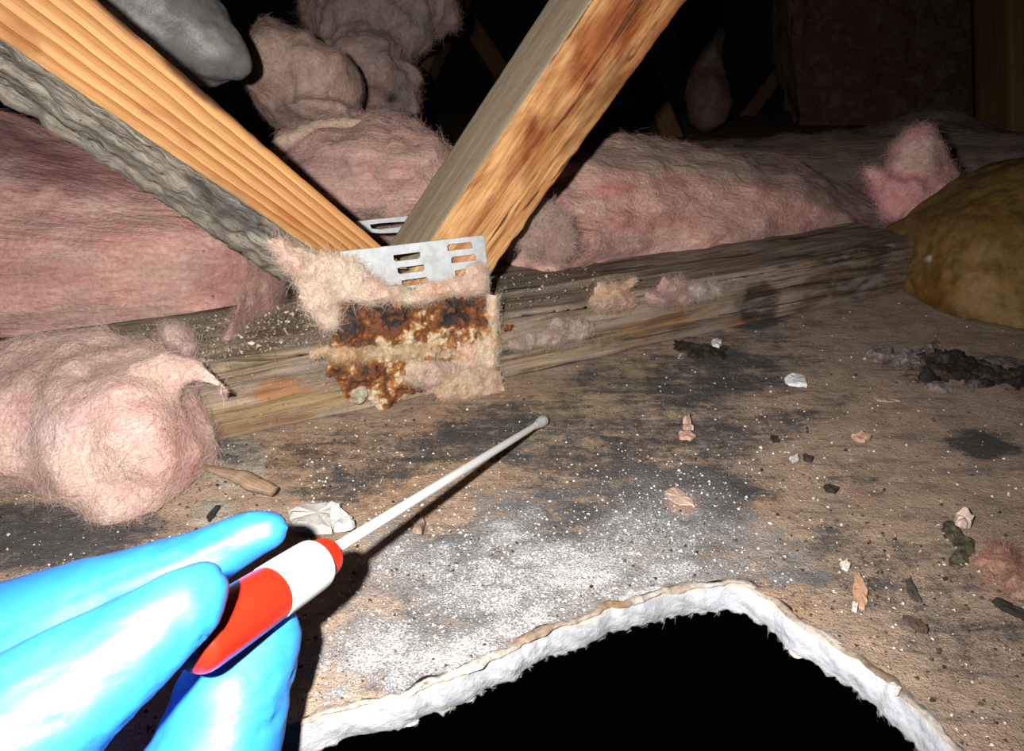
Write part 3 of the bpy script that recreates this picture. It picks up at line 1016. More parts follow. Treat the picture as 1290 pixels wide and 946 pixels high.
V, Fc = loft([(-220, 120, 440, .40, .10), (-60, 135, 425, .42, .11), (60, 175, 420, .43, .11), (160, 190, 416, .44, .11), (250, 222, 408, .445, .10), (310, 250, 392, .45, .09), (352, 262, 372, .455, .07)], 150, 110, 2.8)
V = wob(V, Fc, [(20, .008), (70, .0035)], 201, 0.35)
wool('insulation_batt', V, Fc, PINK, [(20, 190, 120, 40, 20, (0.30, 0.19, 0.19), 0.8), (100, 220, 120, 26, 20, (0.40, 0.20, 0.19), 0.6), (90, 262, 140, 12, 5, (0.72, 0.5, 0.42), 0.45), (60, 300, 130, 16, 4, (0.66, 0.40, 0.34), 0.6), (200, 340, 140, 14, 2, (0.70, 0.46, 0.38), 0.6),
      (60, 350, 120, 12, 4, (0.56, 0.27, 0.24), 0.7), (100, 400, 200, 22, -2, (0.52, 0.36, 0.32), 0.8), (300, 350, 70, 40, 20, (0.50, 0.27, 0.25), 0.6), (85, 277, 24, 14, -50, (0.70, 0.45, 0.42), 0.6)],
     'wide pink insulation batt behind the striped left timber', n=15000, length=0.016, bias=T, lift=0.16, mat=WOOL, seed=1)
# a thin veil of wool trailing down from its end over the chord
V, Fc = loft([(352, 318, 380, .40, .03), (318, 352, 420, .372, .022), (300, 388, 440, .352, .014), (283, 425, 452, .345, .008)], 50, 40, 2.2, 0.12)
V = wob(V, Fc, [(60, .004), (160, .0025)], 211)
wool('insulation_tuft', V, Fc, (0.52, 0.34, 0.30), [(300, 420, 40, 40, 0, (0.42, 0.30, 0.27), 0.6)], 'thin pink wool veil trailing onto the chord left of the nail plate',
     n=4500, length=0.012, lift=0.5, seed=2, width=0.00016)

V, Fc = loft([(600, 200, 335, .505, .09), (650, 188, 345, .50, .10), (700, 182, 347, .50, .11), (780, 180, 334, .53, .12), (860, 184, 322, .56, .12), (950, 196, 308, .60, .12), (1030, 226, 300, .64, .12), (1085, 246, 297, .67, .11), (1125, 235, 296, .69, .10)], 170, 110, 2.6)
V = wob(V, Fc, [(20, .012), (60, .005), (130, .0022)], 221, 0.45)
wool('insulation_batt', V, Fc, (0.76, 0.47, 0.40), [(830, 195, 150, 22, 5, (0.42, 0.33, 0.26), 0.9), (960, 215, 90, 22, 10, (0.40, 0.31, 0.25), 0.85), (1060, 250, 90, 20, 10, (0.36, 0.28, 0.23), 0.8), (760, 240, 120, 10, -6, (0.60, 0.26, 0.22), 0.7), (820, 275, 140, 14, -6, (0.60, 0.29, 0.25), 0.7),
      (900, 250, 80, 26, 0, (0.66, 0.42, 0.36), 0.6), (740, 315, 120, 14, -5, (0.50, 0.33, 0.30), 0.7), (1000, 290, 140, 12, -4, (0.52, 0.36, 0.31), 0.7), (1120, 280, 50, 16, 0, (0.2, 0.16, 0.16), 0.8)],  # last patch: shade of the hollow at the batt's end, painted into the colour
     'long pink insulation batt running right of the orange figured timber', n=15000, length=0.016, bias=T, lift=0.16, mat=WOOL, seed=3)

V, Fc = remesh_points([ball(455, 225, .50, 100, 62, .05), ball(405, 215, .515, 66, 50, .035), ball(520, 235, .50, 70, 60, .05), ball(470, 190, .52, 90, 34, .04), ball(470, 262, .50, 80, 40, .045), ball(430, 190, .49, 50, 22, .03, 10)], 0.004)
V = wob(V, Fc, [(45, .006)], 230)
V = wob(V, Fc, [(25, .010), (80, .004)], 231)
wool('insulation_batt', V, Fc, (0.74, 0.50, 0.445), [(480, 175, 90, 16, 8, BEIGE, 0.7), (470, 215, 60, 16, 5, (0.64, 0.36, 0.33), 0.7), (400, 210, 50, 20, 0, (0.46, 0.30, 0.27), 0.7), (450, 270, 40, 16, 0, (0.50, 0.38, 0.34), 0.7)],
     'crumpled pink insulation between the two diagonal timbers', n=8000, length=0.013, lift=0.25, mat=WOOL, seed=4)
# curled paper edge over it
V, Fc = remesh_points(chain_balls([(345, 190, .475, 9), (362, 176, .472, 11), (395, 163, .472, 11), (430, 158, .474, 10), (470, 156, .478, 9), (492, 160, .48, 6)]), 0.0022)
V = wob(V, Fc, [(90, .003), (200, .001)], 235)
wool('insulation_strip', V, Fc, (0.62, 0.50, 0.40), [], 'pale curled strip along the top of the crumpled insulation', n=900, length=0.006, seed=5)

V, Fc = remesh_points([ball(365, 100, .60, 50, 62, .06), ball(400, 110, .60, 55, 55, .06), ball(345, 70, .60, 30, 44, .04), ball(400, 150, .58, 60, 16, .04)], 0.004)
V = wob(V, Fc, [(22, .012), (80, .003)], 241)
wool('insulation_clump', V, Fc, (0.62, 0.45, 0.37), [(350, 50, 50, 30, 0, (0.50, 0.37, 0.29), 0.7), (380, 110, 40, 40, 0, (0.60, 0.43, 0.37), 0.7)], 'rounded beige clump of insulation left of the ragged grey tuft', n=6000, length=0.01, width=0.0002, lift=0.15, seed=6)
V, Fc = remesh_points([ball(470, 30, .77, 75, 60, .05), ball(520, 5, .79, 52, 40, .05), ball(455, 90, .76, 66, 60, .05), ball(500, 110, .75, 32, 34, .04, 20), ball(430, 20, .79, 50, 50, .05), ball(490, 140, .75, 14, 12, .02)], 0.005)
V = wob(V, Fc, [(20, .016), (70, .008), (160, .003)], 251)
wool('insulation_clump', V, Fc, (0.56, 0.41, 0.36), [(480, 20, 80, 50, 0, (0.36, 0.28, 0.26), 0.8), (450, 110, 50, 40, 0, (0.56, 0.37, 0.32), 0.7), (505, 110, 22, 30, 0, (0.36, 0.30, 0.27), 0.8), (493, 125, 7, 9, 0, (0.03, 0.02, 0.02), 1)],
     'ragged grey pink insulation hanging at the top, fluffy at its right edge', n=9000, length=0.018, width=0.0003, lift=0.6, seed=7)

# front left torn clump with a pale tongue
V, Fc = remesh_points([ball(50, 545, .300, 130, 86, .03), ball(150, 530, .298, 108, 96, .030), ball(190, 560, .292, 70, 84, .028), ball(120, 580, .292, 118, 64, .028), ball(170, 622, .286, 66, 46, .020, 15), ball(-40, 540, .30, 100, 84, .03), ball(110, 465, .310, 120, 42, .022), ball(170, 470, .305, 66, 34, .02)]
                      + chain_balls([(150, 480, .292, 32), (215, 460, .288, 27), (258, 470, .286, 22), (282, 486, .286, 18), (290, 500, .287, 15)]), 0.003, 14)
V = wob(V, Fc, [(26, .009), (60, .0045), (170, .0010)], 261)
V[:, 2] = np.maximum(V[:, 2], 0.0004)
wool('insulation_clump', V, Fc, (0.60, 0.46, 0.41), [(60, 470, 120, 34, -10, (0.46, 0.34, 0.29), 0.8), (60, 545, 34, 30, 40, (0.62, 0.50, 0.50), 0.7), (20, 520, 30, 40, 0, (0.50, 0.29, 0.28), 0.6), (95, 510, 26, 40, 0, (0.46, 0.30, 0.29), 0.5), (160, 510, 50, 70, 0, (0.66, 0.44, 0.40), 0.7), (195, 475, 26, 20, 0, (0.55, 0.43, 0.33), 0.6),
      (235, 560, 30, 50, 0, (0.60, 0.35, 0.32), 0.6), (215, 590, 40, 26, 0, (0.62, 0.36, 0.34), 0.6), (100, 610, 110, 20, 5, (0.52, 0.36, 0.32), 0.7), (260, 480, 34, 16, 20, (0.72, 0.54, 0.48), 0.9)],
     'big pale pink clump of torn insulation lying at front left', n=18000, length=0.011, width=0.00014, lift=0.28, seed=8, fib=1.12)
V, Fc = remesh_points([ball(226, 425, .325, 20, 18, .008), ball(238, 440, .322, 12, 14, .006)], 0.0018)
V = wob(V, Fc, [(90, .003), (220, .0012)], 265)
wool('insulation_tuft', V, Fc, (0.46, 0.36, 0.32), [], 'small grey tuft of wool behind the tongue of the pale clump', n=1500, length=0.008, width=0.00015, lift=0.7, seed=9)

# pink torn tuft at the right end
V, Fc = remesh_points([ball(1150, 190, .600, 24, 24, .018, 20), ball(1158, 215, .596, 30, 30, .02), ball(1172, 238, .592, 28, 30, .018), ball(1150, 252, .590, 40, 20, .016, 10), ball(1166, 272, .585, 20, 26, .012, 25), ball(1146, 296, .58, 18, 8, .008, -30), ball(1102, 230, .594, 26, 9, .010, 40), ball(1190, 225, .596, 14, 22, .012)], 0.0034)
V = wob(V, Fc, [(28, .012), (80, .007), (200, .002)], 271)
wool('insulation_clump', V, Fc, (0.78, 0.45, 0.44), [(1155, 195, 36, 36, 0, (0.78, 0.60, 0.52), 0.9), (1180, 215, 20, 40, 10, (0.50, 0.36, 0.31), 0.7)], 'bright pink torn insulation standing beside the brown roll', n=5000, length=0.014, width=0.00028, lift=0.35, seed=10)
# dusty grey batts further back
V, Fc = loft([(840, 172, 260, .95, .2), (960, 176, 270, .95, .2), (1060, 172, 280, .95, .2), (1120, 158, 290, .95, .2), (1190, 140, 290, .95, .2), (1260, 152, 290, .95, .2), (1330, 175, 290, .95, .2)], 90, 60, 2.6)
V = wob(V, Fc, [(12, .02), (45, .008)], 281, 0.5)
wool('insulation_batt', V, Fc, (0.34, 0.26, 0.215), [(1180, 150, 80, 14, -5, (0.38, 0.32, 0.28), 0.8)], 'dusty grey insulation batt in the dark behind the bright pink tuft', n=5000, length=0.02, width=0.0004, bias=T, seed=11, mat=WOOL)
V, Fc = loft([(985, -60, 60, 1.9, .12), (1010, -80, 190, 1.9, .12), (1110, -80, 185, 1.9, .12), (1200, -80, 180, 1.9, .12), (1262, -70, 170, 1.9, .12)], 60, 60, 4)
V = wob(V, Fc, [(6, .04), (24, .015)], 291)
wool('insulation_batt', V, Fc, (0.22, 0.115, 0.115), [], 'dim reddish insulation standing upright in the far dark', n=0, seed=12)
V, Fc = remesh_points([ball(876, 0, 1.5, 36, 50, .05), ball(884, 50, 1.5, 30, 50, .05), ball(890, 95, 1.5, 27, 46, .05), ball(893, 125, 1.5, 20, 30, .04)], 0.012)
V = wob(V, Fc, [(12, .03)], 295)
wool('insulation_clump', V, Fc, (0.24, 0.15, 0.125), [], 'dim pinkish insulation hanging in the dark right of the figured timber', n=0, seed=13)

# brown paper-faced roll at the right
V, Fc = loft([(1147, 310, 372, .535, .10), (1163, 288, 396, .53, .12), (1205, 256, 424, .525, .14), (1262, 222, 452, .52, .15), (1340, 196, 490, .51, .15), (1480, 180, 560, .49, .15)], 120, 120, 2.8, 0.03)
V = wob(V, Fc, [(12, .012), (38, .004), (130, .0009)], 301)
V[:, 2] = np.maximum(V[:, 2], 0.0005)
KRAFT = mat_paint('crumpled_brown_paper', 90, (1, 1, 1), var=0.6, bd=0.0016, rough=0.6, spec=0.3)
col = 0.75 * paint(V, (0.25, 0.145, 0.045), [(1240, 330, 20, 50, 20, (0.30, 0.18, 0.07), 0.7), (1270, 290, 40, 40, 0, (0.20, 0.12, 0.025), 0.7), (1170, 360, 30, 30, 0, (0.24, 0.11, 0.02), 0.6), (1200, 400, 60, 20, 20, (0.16, 0.075, 0.015), 0.7), (1170, 325, 3, 3, 0, (.6, .58, .5), 1)], seed=303, freq=30)
roll = mesh_obj('insulation_roll', V, Fc, KRAFT, col=col)
tag(roll, 'rounded brown paper covered roll at the right edge', 'insulation')

# grey plastic sleeve, upper left
V, Fc = remesh_points(chain_balls([(20, -120, .37, 84), (120, -50, .385, 80), (200, 12, .40, 68), (262, 62, .41, 46), (280, 76, .412, 34)], 0.3), 0.003, 10)
V = wob(V, Fc, [(20, .007), (60, .0025), (140, .0008)], 311)
Qd = np.c_[V[:, 0] * 30 + V[:, 2] * 30, V[:, 1] * 60, V[:, 2] * 60 - V[:, 0] * 40]
V = V - vnormals(V, Fc) * (0.001 * (1 - np.abs(fbm(Qd, 1, 3, 312)) * 4).clip(0, 1))[:, None]
col = paint(V, (0.16, 0.155, 0.157), [(190, 34, 50, 8, 35, (0.42, 0.41, 0.42), 0.6), (120, 5, 30, 20, 30, (0.38, 0.33, 0.31), 0.8), (210, 70, 60, 14, 35, (0.12, 0.12, 0.13), 0.7), (270, 50, 30, 20, 40, (0.26, 0.24, 0.235), 0.7)], seed=313)
duct = mesh_obj('duct_sleeve', V, Fc, mat_paint('dusty_grey_plastic', 90, var=0.35, rough=0.42, bd=0.0012, spec=0.4), col=col)
tag(duct, 'grey plastic duct sleeve with a blunt end above the striped timber', 'duct')

# ================================================================== TIMBERS IN THE DARK
def stick(p0, p1, w, th, name, label, cat='timber', tint=(1, 1, 1), mat=None, seed=0):
    p0, p1 = np.array(p0), np.array(p1)
    ax = (p1 - p0) / np.linalg.norm(p1 - p0)
    s = np.cross(ax, FW); s /= np.linalg.norm(s)
    f = np.cross(s, ax)
    rect = lambda p: [p + s * w / 2 - f * th / 2, p - s * w / 2 - f * th / 2, p - s * w / 2 + f * th / 2, p + s * w / 2 + f * th / 2]
    o = beam(name, rect(p0), rect(p1), [mat or FAR_WOOD] * 4, None, la=(0, 1), nl=30, seg=6, seed=seed)
    return tag(o, label, cat)


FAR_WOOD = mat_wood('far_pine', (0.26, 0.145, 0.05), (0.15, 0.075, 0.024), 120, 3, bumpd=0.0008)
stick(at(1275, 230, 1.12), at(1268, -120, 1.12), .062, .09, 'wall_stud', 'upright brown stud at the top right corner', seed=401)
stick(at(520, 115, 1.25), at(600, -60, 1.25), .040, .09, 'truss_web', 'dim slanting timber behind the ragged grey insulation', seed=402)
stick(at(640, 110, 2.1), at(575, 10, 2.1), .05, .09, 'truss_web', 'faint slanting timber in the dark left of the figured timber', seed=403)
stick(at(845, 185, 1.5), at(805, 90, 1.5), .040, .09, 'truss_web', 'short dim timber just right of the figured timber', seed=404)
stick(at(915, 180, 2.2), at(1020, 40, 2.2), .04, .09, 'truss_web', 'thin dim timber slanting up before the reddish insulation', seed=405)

# ================================================================== FLUFF CAUGHT ON PLATE AND CHORD
def tuft(balls, label, base, blobs=(), n=2500, length=0.007, width=0.00014, lift=0.5, vox=0.0016, amp=0.002, seed=0, name='insulation_tuft'):
    V, Fc = remesh_points(balls, vox, 3)
    V = wob(V, Fc, [(110, amp), (300, amp * 0.5)], seed)
    return wool(name, V, Fc, base, list(blobs), label, n=n, length=length, width=width, lift=lift, seed=seed, fib=1.1)


pp = lambda u, v, off: pj((pl(u, v, A0 + N * off, N))[None])[2][0]
def pball(u, v, ru, rv, off=0.006, th=0.004, deg=0):
    return ball(u, v, float(pp(u, v, off)), ru, rv, th, deg)

def fluff_col(base, alt, dark=None):
    base, alt = np.array(base), np.array(alt)
    def f(V, a, b_, m_):
        w = sstep(-0.15, 0.3, b_)[:, None]
        c = base * (1 - w) + alt * w
        k = sstep(0.12, 0.4, a)[:, None] * 0.45
        return c * (1 - k) + (np.array(dark) if dark is not None else c * 0.55) * k
    return f


sheet('insulation_tuft', (320, 290, 560, 430), A0 + N * 0.0055, N, [(375, 328, 44, 18, 25, 1), (425, 348, 50, 24, 12, 1), (398, 372, 32, 26, 40, 1), (465, 366, 46, 12, 8, .9), (408, 392, 22, 20, 30, .8)],
      0.006, fluff_col((0.80, 0.645, 0.545), (0.80, 0.58, 0.50), (0.46, 0.34, 0.27)), FLUFFM, None, rag=0.6, amp=0.5, seed=501, nf=4500, flen=0.008, label='cream and pink fluff caught where the striped timber meets the nail plate', cat='insulation')
sheet('insulation_tuft', (490, 325, 640, 400), A0 + N * 0.0055, N, [(560, 364, 50, 12, -8, 1), (525, 374, 34, 9, 0, .9), (600, 352, 15, 16, 0, .8)],
      0.0035, fluff_col((0.82, 0.66, 0.53), (0.80, 0.59, 0.49), (0.5, 0.3, 0.16)), FLUFFM, None, rag=0.7, amp=0.5, seed=502, nf=3000, label='cream fluff stuck across the middle of the nail plate', cat='insulation')
sheet('insulation_tuft', (550, 370, 650, 480), A0 + N * 0.0065, N, [(600, 440, 22, 18, 0, 1), (614, 440, 12, 28, 0, 1), (620, 400, 6, 40, 0, .9), (580, 460, 30, 9, -6, .9)],
      0.004, fluff_col((0.84, 0.66, 0.53), (0.82, 0.60, 0.49), (0.5, 0.26, 0.09)), FLUFFM, None, rag=0.6, amp=0.5, seed=503, nf=3000, label='peach fluff on the right side of the rusted plate', cat='insulation')
sheet('insulation_tuft', (490, 440, 660, 530), A0 + N * 0.012, N, [(548, 472, 40, 16, -4, 1), (590, 484, 46, 20, -5, 1), (618, 492, 22, 12, 0, 1)],
      0.004, fluff_col((0.64, 0.50, 0.38), (0.58, 0.45, 0.39), (0.32, 0.25, 0.21)), FLUFFM, None, rag=0.55, amp=0.5, seed=504, nf=3000, label='flat grey pink fluff hanging off the bottom of the plate', cat='insulation')
sheet('insulation_tuft', (390, 420, 570, 475), A0 + N * 0.0068, N, [(455, 447, 56, 9, 2, 1), (525, 443, 44, 7, -4, .9)],
      0.002, fluff_col((0.58, 0.46, 0.32), (0.55, 0.38, 0.24), (0.3, 0.14, 0.05)), FLUFFM, None, rag=0.8, amp=0.6, seed=505, nf=1800, label='thin cream streak of fluff below the rust band on the plate', cat='insulation')
# zinc flake corner
sheet('insulation_tuft', (640, 255, 740, 340), at(690, 290, .402), N, [(688, 288, 24, 24, 0, 1), (700, 304, 14, 18, 0, 1), (668, 306, 14, 10, 0, .8), (684, 270, 14, 12, 0, .8)],
      0.008, fluff_col((0.60, 0.47, 0.41), (0.56, 0.42, 0.37), (0.40, 0.31, 0.27)), FLUFFM, None, rag=0.6, amp=0.6, seed=507, nf=4500, flen=0.012, fw=0.0002, label='grey tuft of wool tucked under the orange figured timber', cat='insulation')
cfl = lambda box, blobs, H, base, alt, label, seed, off=0.002, n=2200: sheet('insulation_tuft', box, A0 + N * off, N, blobs, H, fluff_col(base, alt), FLUFFM, None, step=0.8, rag=0.65, ragf=130, amp=0.6, seed=seed, nf=n, flen=0.007, fw=0.00015, flift=0.8, label=label, cat='insulation')
cfl((630, 400, 765, 455), [(688, 426, 40, 11, -12, 1), (722, 416, 26, 12, -10, 1), (658, 434, 20, 9, 0, .9), (705, 408, 14, 8, -30, .8)], 0.004, (0.50, 0.41, 0.36), (0.44, 0.35, 0.30), 'pinkish fluff clinging to the chord just right of the plate', 508)
cfl((735, 345, 812, 400), [(768, 372, 18, 18, 0, 1), (755, 382, 14, 9, 0, .9), (786, 378, 14, 8, 0, .9), (790, 358, 16, 3, -35, .7)], 0.006, (0.64, 0.47, 0.35), (0.55, 0.41, 0.33), 'peach tuft on the top edge of the chord', 509)
cfl((808, 340, 872, 395), [(843, 365, 18, 16, 0, 1), (826, 376, 16, 9, 0, .9), (858, 374, 10, 8, 0, .8)], 0.006, (0.56, 0.40, 0.36), (0.50, 0.38, 0.34), 'pink tuft on the chord right of the peach tuft', 510)
cfl((865, 348, 915, 388), [(882, 367, 13, 9, 10, 1), (896, 364, 10, 8, 0, .9)], 0.005, (0.60, 0.52, 0.46), (0.50, 0.42, 0.37), 'small pale tuft on the chord, rightmost of the three', 511, n=1500)

# ================================================================== DEBRIS ON THE DRYWALL
def flake(name, outline, label, cat, colr, th=0.0015, lift=0.0006, curl=0.0, group=None, tilt=(0, 0), mat=None, seed=0):
    """an irregular chip lying on the sheet: its outline as seen on the floor, with real thickness"""
    P = np.array([fl(u, v) for u, v in outline])
    c = P.mean(0)
    rg = np.random.default_rng(seed + 900)
    # refine the outline and roughen it
    Q = []
    for a, b in zip(P, np.roll(P, -1, 0)):
        for t in (0, 0.33, 0.66):
            Q.append(a + (b - a) * t)
    Q = np.array(Q)
    size = np.linalg.norm(Q - c, axis=1).mean()
    Q[:, :2] += rg.normal(size=(len(Q), 2)) * size * 0.06
    k = len(Q)
    r = np.linalg.norm(Q - c, axis=1) / (size + 1e-9)
    lx = Q - c
    zz = lift + curl * r ** 2 * size + lx[:, 0] * tilt[0] + lx[:, 1] * tilt[1]
    zz = zz - zz.min() + lift
    bot = Q.copy(); bot[:, 2] = zz
    mid = c + (Q - c) * 0.97; mid[:, 2] = zz + th * 0.8
    top = c + (Q - c) * 0.8; top[:, 2] = zz + th * (1 + 0.2 * rg.normal(size=k))
    ctr = c.copy(); ctr[2] = zz.mean() * (1 - 0.4 * (curl > 0)) + th
    cb = c.copy(); cb[2] = lift
    V = np.concatenate([bot, mid, top, [ctr], [cb]])
    f = []
    for i in range(k):
        j = (i + 1) % k
        f += [(i, j, k + j, k + i), (k + i, k + j, 2 * k + j, 2 * k + i), (2 * k + i, 2 * k + j, 3 * k), (j, i, 3 * k + 1)]
    o = mesh_obj(name, V, f, mat or CHIP, None, smooth=False, col=np.tile(colr, (len(V), 1)) * (1 + 0.06 * rg.normal(size=(len(V), 1))))
    return tag(o, label, cat, group)


CHIP = mat_paint('chip_surface', 500, var=0.3, bd=0.0005)
flake('drywall_chip', [(988, 480), (996, 474), (1012, 477), (1015, 488), (1004, 489), (992, 486)], 'bright white chip lying alone right of the black mould', 'chip', (0.72, 0.72, 0.72), 0.002, seed=1)
flake('drywall_fragment', [(362, 652), (380, 642), (412, 641), (430, 641), (424, 650), (420, 658), (420, 674), (390, 674), (365, 668)], 'flat pale grey drywall scrap beside the fingertip', 'fragment', (0.44, 0.42, 0.40), 0.003, seed=2)
flake('drywall_fragment', [(417, 652), (428, 648), (440, 658), (448, 664), (446, 673), (424, 676), (417, 668)], 'small torn white scrap at the right end of the grey drywall scrap', 'fragment', (0.58, 0.57, 0.56), 0.003, curl=0.25, seed=3)
flake('pink_flake', [(860, 535), (868, 533), (872, 545), (866, 548), (860, 544)], 'upright pink flake in the middle of the mouldy sheet', 'flake', (0.55, 0.36, 0.29), 0.002, curl=0.3, seed=4)
flake('pink_flake', [(855, 548), (868, 546), (876, 552), (870, 557), (856, 555)], 'pink flake just below the upright pink flake', 'flake', (0.52, 0.32, 0.26), 0.0015, seed=5)
flake('pink_flake', [(1074, 728), (1082, 724), (1088, 738), (1094, 764), (1086, 772), (1077, 765), (1074, 748)], 'long peach flake near the right side of the broken edge', 'flake', (0.52, 0.30, 0.20), 0.001, seed=6)
flake('paper_flake', [(1201, 655), (1212, 652), (1224, 660), (1222, 668), (1210, 671), (1203, 664)], 'pale cream flake at far right above a dark lump', 'flake', (0.62, 0.48, 0.41), 0.003, curl=0.25, seed=7)
flake('paper_flake', [(1098, 497), (1110, 494), (1130, 500), (1134, 508), (1118, 508), (1104, 506)], 'beige flake pressed flat below the torn dark patch', 'flake', (0.36, 0.25, 0.19), 0.0008, seed=8)
flake('paper_flake', [(1072, 553), (1084, 549), (1096, 556), (1088, 562), (1076, 558)], 'small tan curl of paper right of the pink flakes', 'flake', (0.45, 0.29, 0.20), 0.002, curl=0.3, seed=9)
flake('paper_flake', [(836, 620), (850, 617), (870, 630), (874, 640), (856, 638), (842, 630)], 'peach paper flake pressed into the grey mould', 'flake', (0.45, 0.33, 0.26), 0.0008, seed=10)
flake('paper_flake', [(520, 660), (530, 654), (536, 664), (532, 680), (522, 676)], 'small brown flake just below the swab stick', 'flake', (0.30, 0.22, 0.17), 0.002, curl=0.2, seed=11)
flake('drywall_chip', [(1114, 868), (1122, 864), (1134, 872), (1130, 879), (1118, 875)], 'small white chip at lower right near the broken edge', 'chip', (0.66, 0.62, 0.6), 0.0015, seed=12)
flake('drywall_chip', [(1058, 713), (1066, 710), (1071, 716), (1066, 722), (1060, 719)], 'small cream chip above the long peach flake', 'chip', (0.62, 0.56, 0.5), 0.0015, seed=13)
flake('drywall_chip', [(1072, 762), (1080, 766), (1079, 775), (1073, 772)], 'tiny white chip touching the foot of the long peach flake', 'chip', (0.64, 0.58, 0.55), 0.0015, seed=14)
flake('drywall_chip', [(994, 580), (1004, 576), (1006, 582), (998, 586)], 'small white chip below and right of the pink flakes', 'chip', (0.62, 0.58, 0.52), 0.0015, seed=15)
flake('drywall_chip', [(895, 433), (903, 430), (910, 434), (906, 440), (897, 439)], 'little white chip on the torn dark patch by the chord', 'chip', (0.66, 0.62, 0.58), 0.002, seed=16)
flake('dark_chip', [(1036, 616), (1044, 613), (1056, 619), (1052, 624), (1042, 622)], 'black chip in the open brown area at right', 'chip', (0.035, 0.03, 0.026), 0.0015, seed=17)
flake('dark_chip', [(1248, 760), (1256, 757), (1276, 768), (1296, 780), (1290, 784), (1262, 772)], 'long black sliver at the right edge', 'chip', (0.03, 0.026, 0.02), 0.0015, seed=18)
flake('dark_chip', [(260, 655), (272, 640), (278, 640), (272, 652), (264, 660)], 'black sliver on the pale patch above the fingers', 'chip', (0.03, 0.028, 0.025), 0.0012, seed=19)
flake('dark_chip', [(1140, 735), (1146, 730), (1154, 748), (1158, 760), (1150, 760), (1142, 748)], 'dark grey smear of bark right of the long peach flake', 'chip', (0.07, 0.058, 0.05), 0.001, seed=20)
flake('dark_chip', [(1136, 780), (1150, 782), (1166, 792), (1168, 800), (1158, 800), (1144, 790)], 'dark brown curl below the grey bark smear', 'chip', (0.09, 0.06, 0.045), 0.0015, seed=21)
flake('dark_chip', [(970, 552), (978, 553), (981, 559), (973, 559)], 'small black chip right of the pink flakes', 'chip', (0.03, 0.026, 0.022), 0.0015, seed=22)
flake('dark_chip', [(1012, 576), (1024, 579), (1022, 584), (1013, 583)], 'small black chip beside the small white chip', 'chip', (0.04, 0.03, 0.025), 0.0015, seed=23)

# splinter by the clump
sp = fl(256, 588, .004), fl(300, 600, .004), fl(346, 619, .003)
SPL = mat_wood('splinter_wood', (0.40, 0.28, 0.19), (0.19, 0.12, 0.08), 900, 30, bumpd=0.0008)
def rod(name, pts, rads, mat, parent, nc=14, per=10, ell=(1, 1), col=(1, 1, 1), wobble=0, seed=0, label=None):
    P = smooth_interp(np.linspace(0, 1, per * (len(pts) - 1) + 1), np.array(pts))
    R = smooth_interp(np.linspace(0, 1, len(P)), np.array(rads)[:, None])[:, 0]
    tg = np.gradient(P, axis=0); tg /= np.linalg.norm(tg, axis=1)[:, None]
    s = np.cross(tg, Z); s /= np.linalg.norm(s, axis=1)[:, None]
    w = np.cross(s, tg)
    ph = np.linspace(0, 2 * math.pi, nc, endpoint=False)
    V = (P[:, None] + R[:, None, None] * (np.cos(ph)[None, :, None] * s[:, None] * ell[0] + np.sin(ph)[None, :, None] * w[:, None] * ell[1])).reshape(-1, 3)
    Fc = grid_faces(len(P), nc, True)
    if wobble:
        V = wob(V, Fc, [(120, wobble), (400, wobble * .5)], seed)
    fcs = [tuple(f) for f in Fc] + [tuple(range(nc))[::-1], tuple(range((len(P) - 1) * nc, len(P) * nc))]
    lens = np.concatenate([[0], np.cumsum(np.linalg.norm(np.diff(P, axis=0), axis=1))])
    uv = np.c_[np.repeat(lens, nc), np.tile(ph * 0.003, len(P))]
    o = mesh_obj(name, V, fcs, mat, parent, col=np.tile(col, (len(V), 1)), uv=uv)
    if label: o['label'] = label
    return o


o = rod('wood_splinter', [sp[0], fl(278, 594, .004), sp[1], fl(325, 611, .0035), sp[2]], [.0008, .0022, .0028, .0030, .0022], SPL, None, ell=(1.3, 0.8), wobble=.0008, seed=3)
tag(o, 'tan wood splinter lying beside the big pale clump', 'splinter')

# dark torn patch of rotten paper at right, with its torn rim
def lump(name, balls, colr, label, cat, vox=0.0018, amp=0.002, blobs=(), seed=0, nf=0):
    V, Fc = remesh_points(balls, vox, 2)
    V = wob(V, Fc, [(120, amp), (320, amp * .6)], seed)
    V[:, 2] = np.maximum(V[:, 2], -0.0004)
    col = paint(V, colr, list(blobs), seed=seed, freq=120)
    o = mesh_obj(name, V, Fc, CRUMB, col=col)
    tag(o, label, cat)
    if nf:
        fibres('loose_fibres', V, Fc, col * 1.2, nf, 0.008, 0.0002, o, lift=0.5, seed=seed)
    return o


CRUMB = mat_paint('rotten_crumbs', 420, var=0.7, bd=0.0016)
def fball(u, v, ru, rv, h=0.0025):
    c = fl(u, v); d = pj(c[None])[2][0]
    e = np.array([1.0, 0, 0]), np.array([0, 1.0, 0]), Z
    return (c + Z * h * 0.3, (ru * d / FPX, rv * d / FPX / 0.5, h), e)


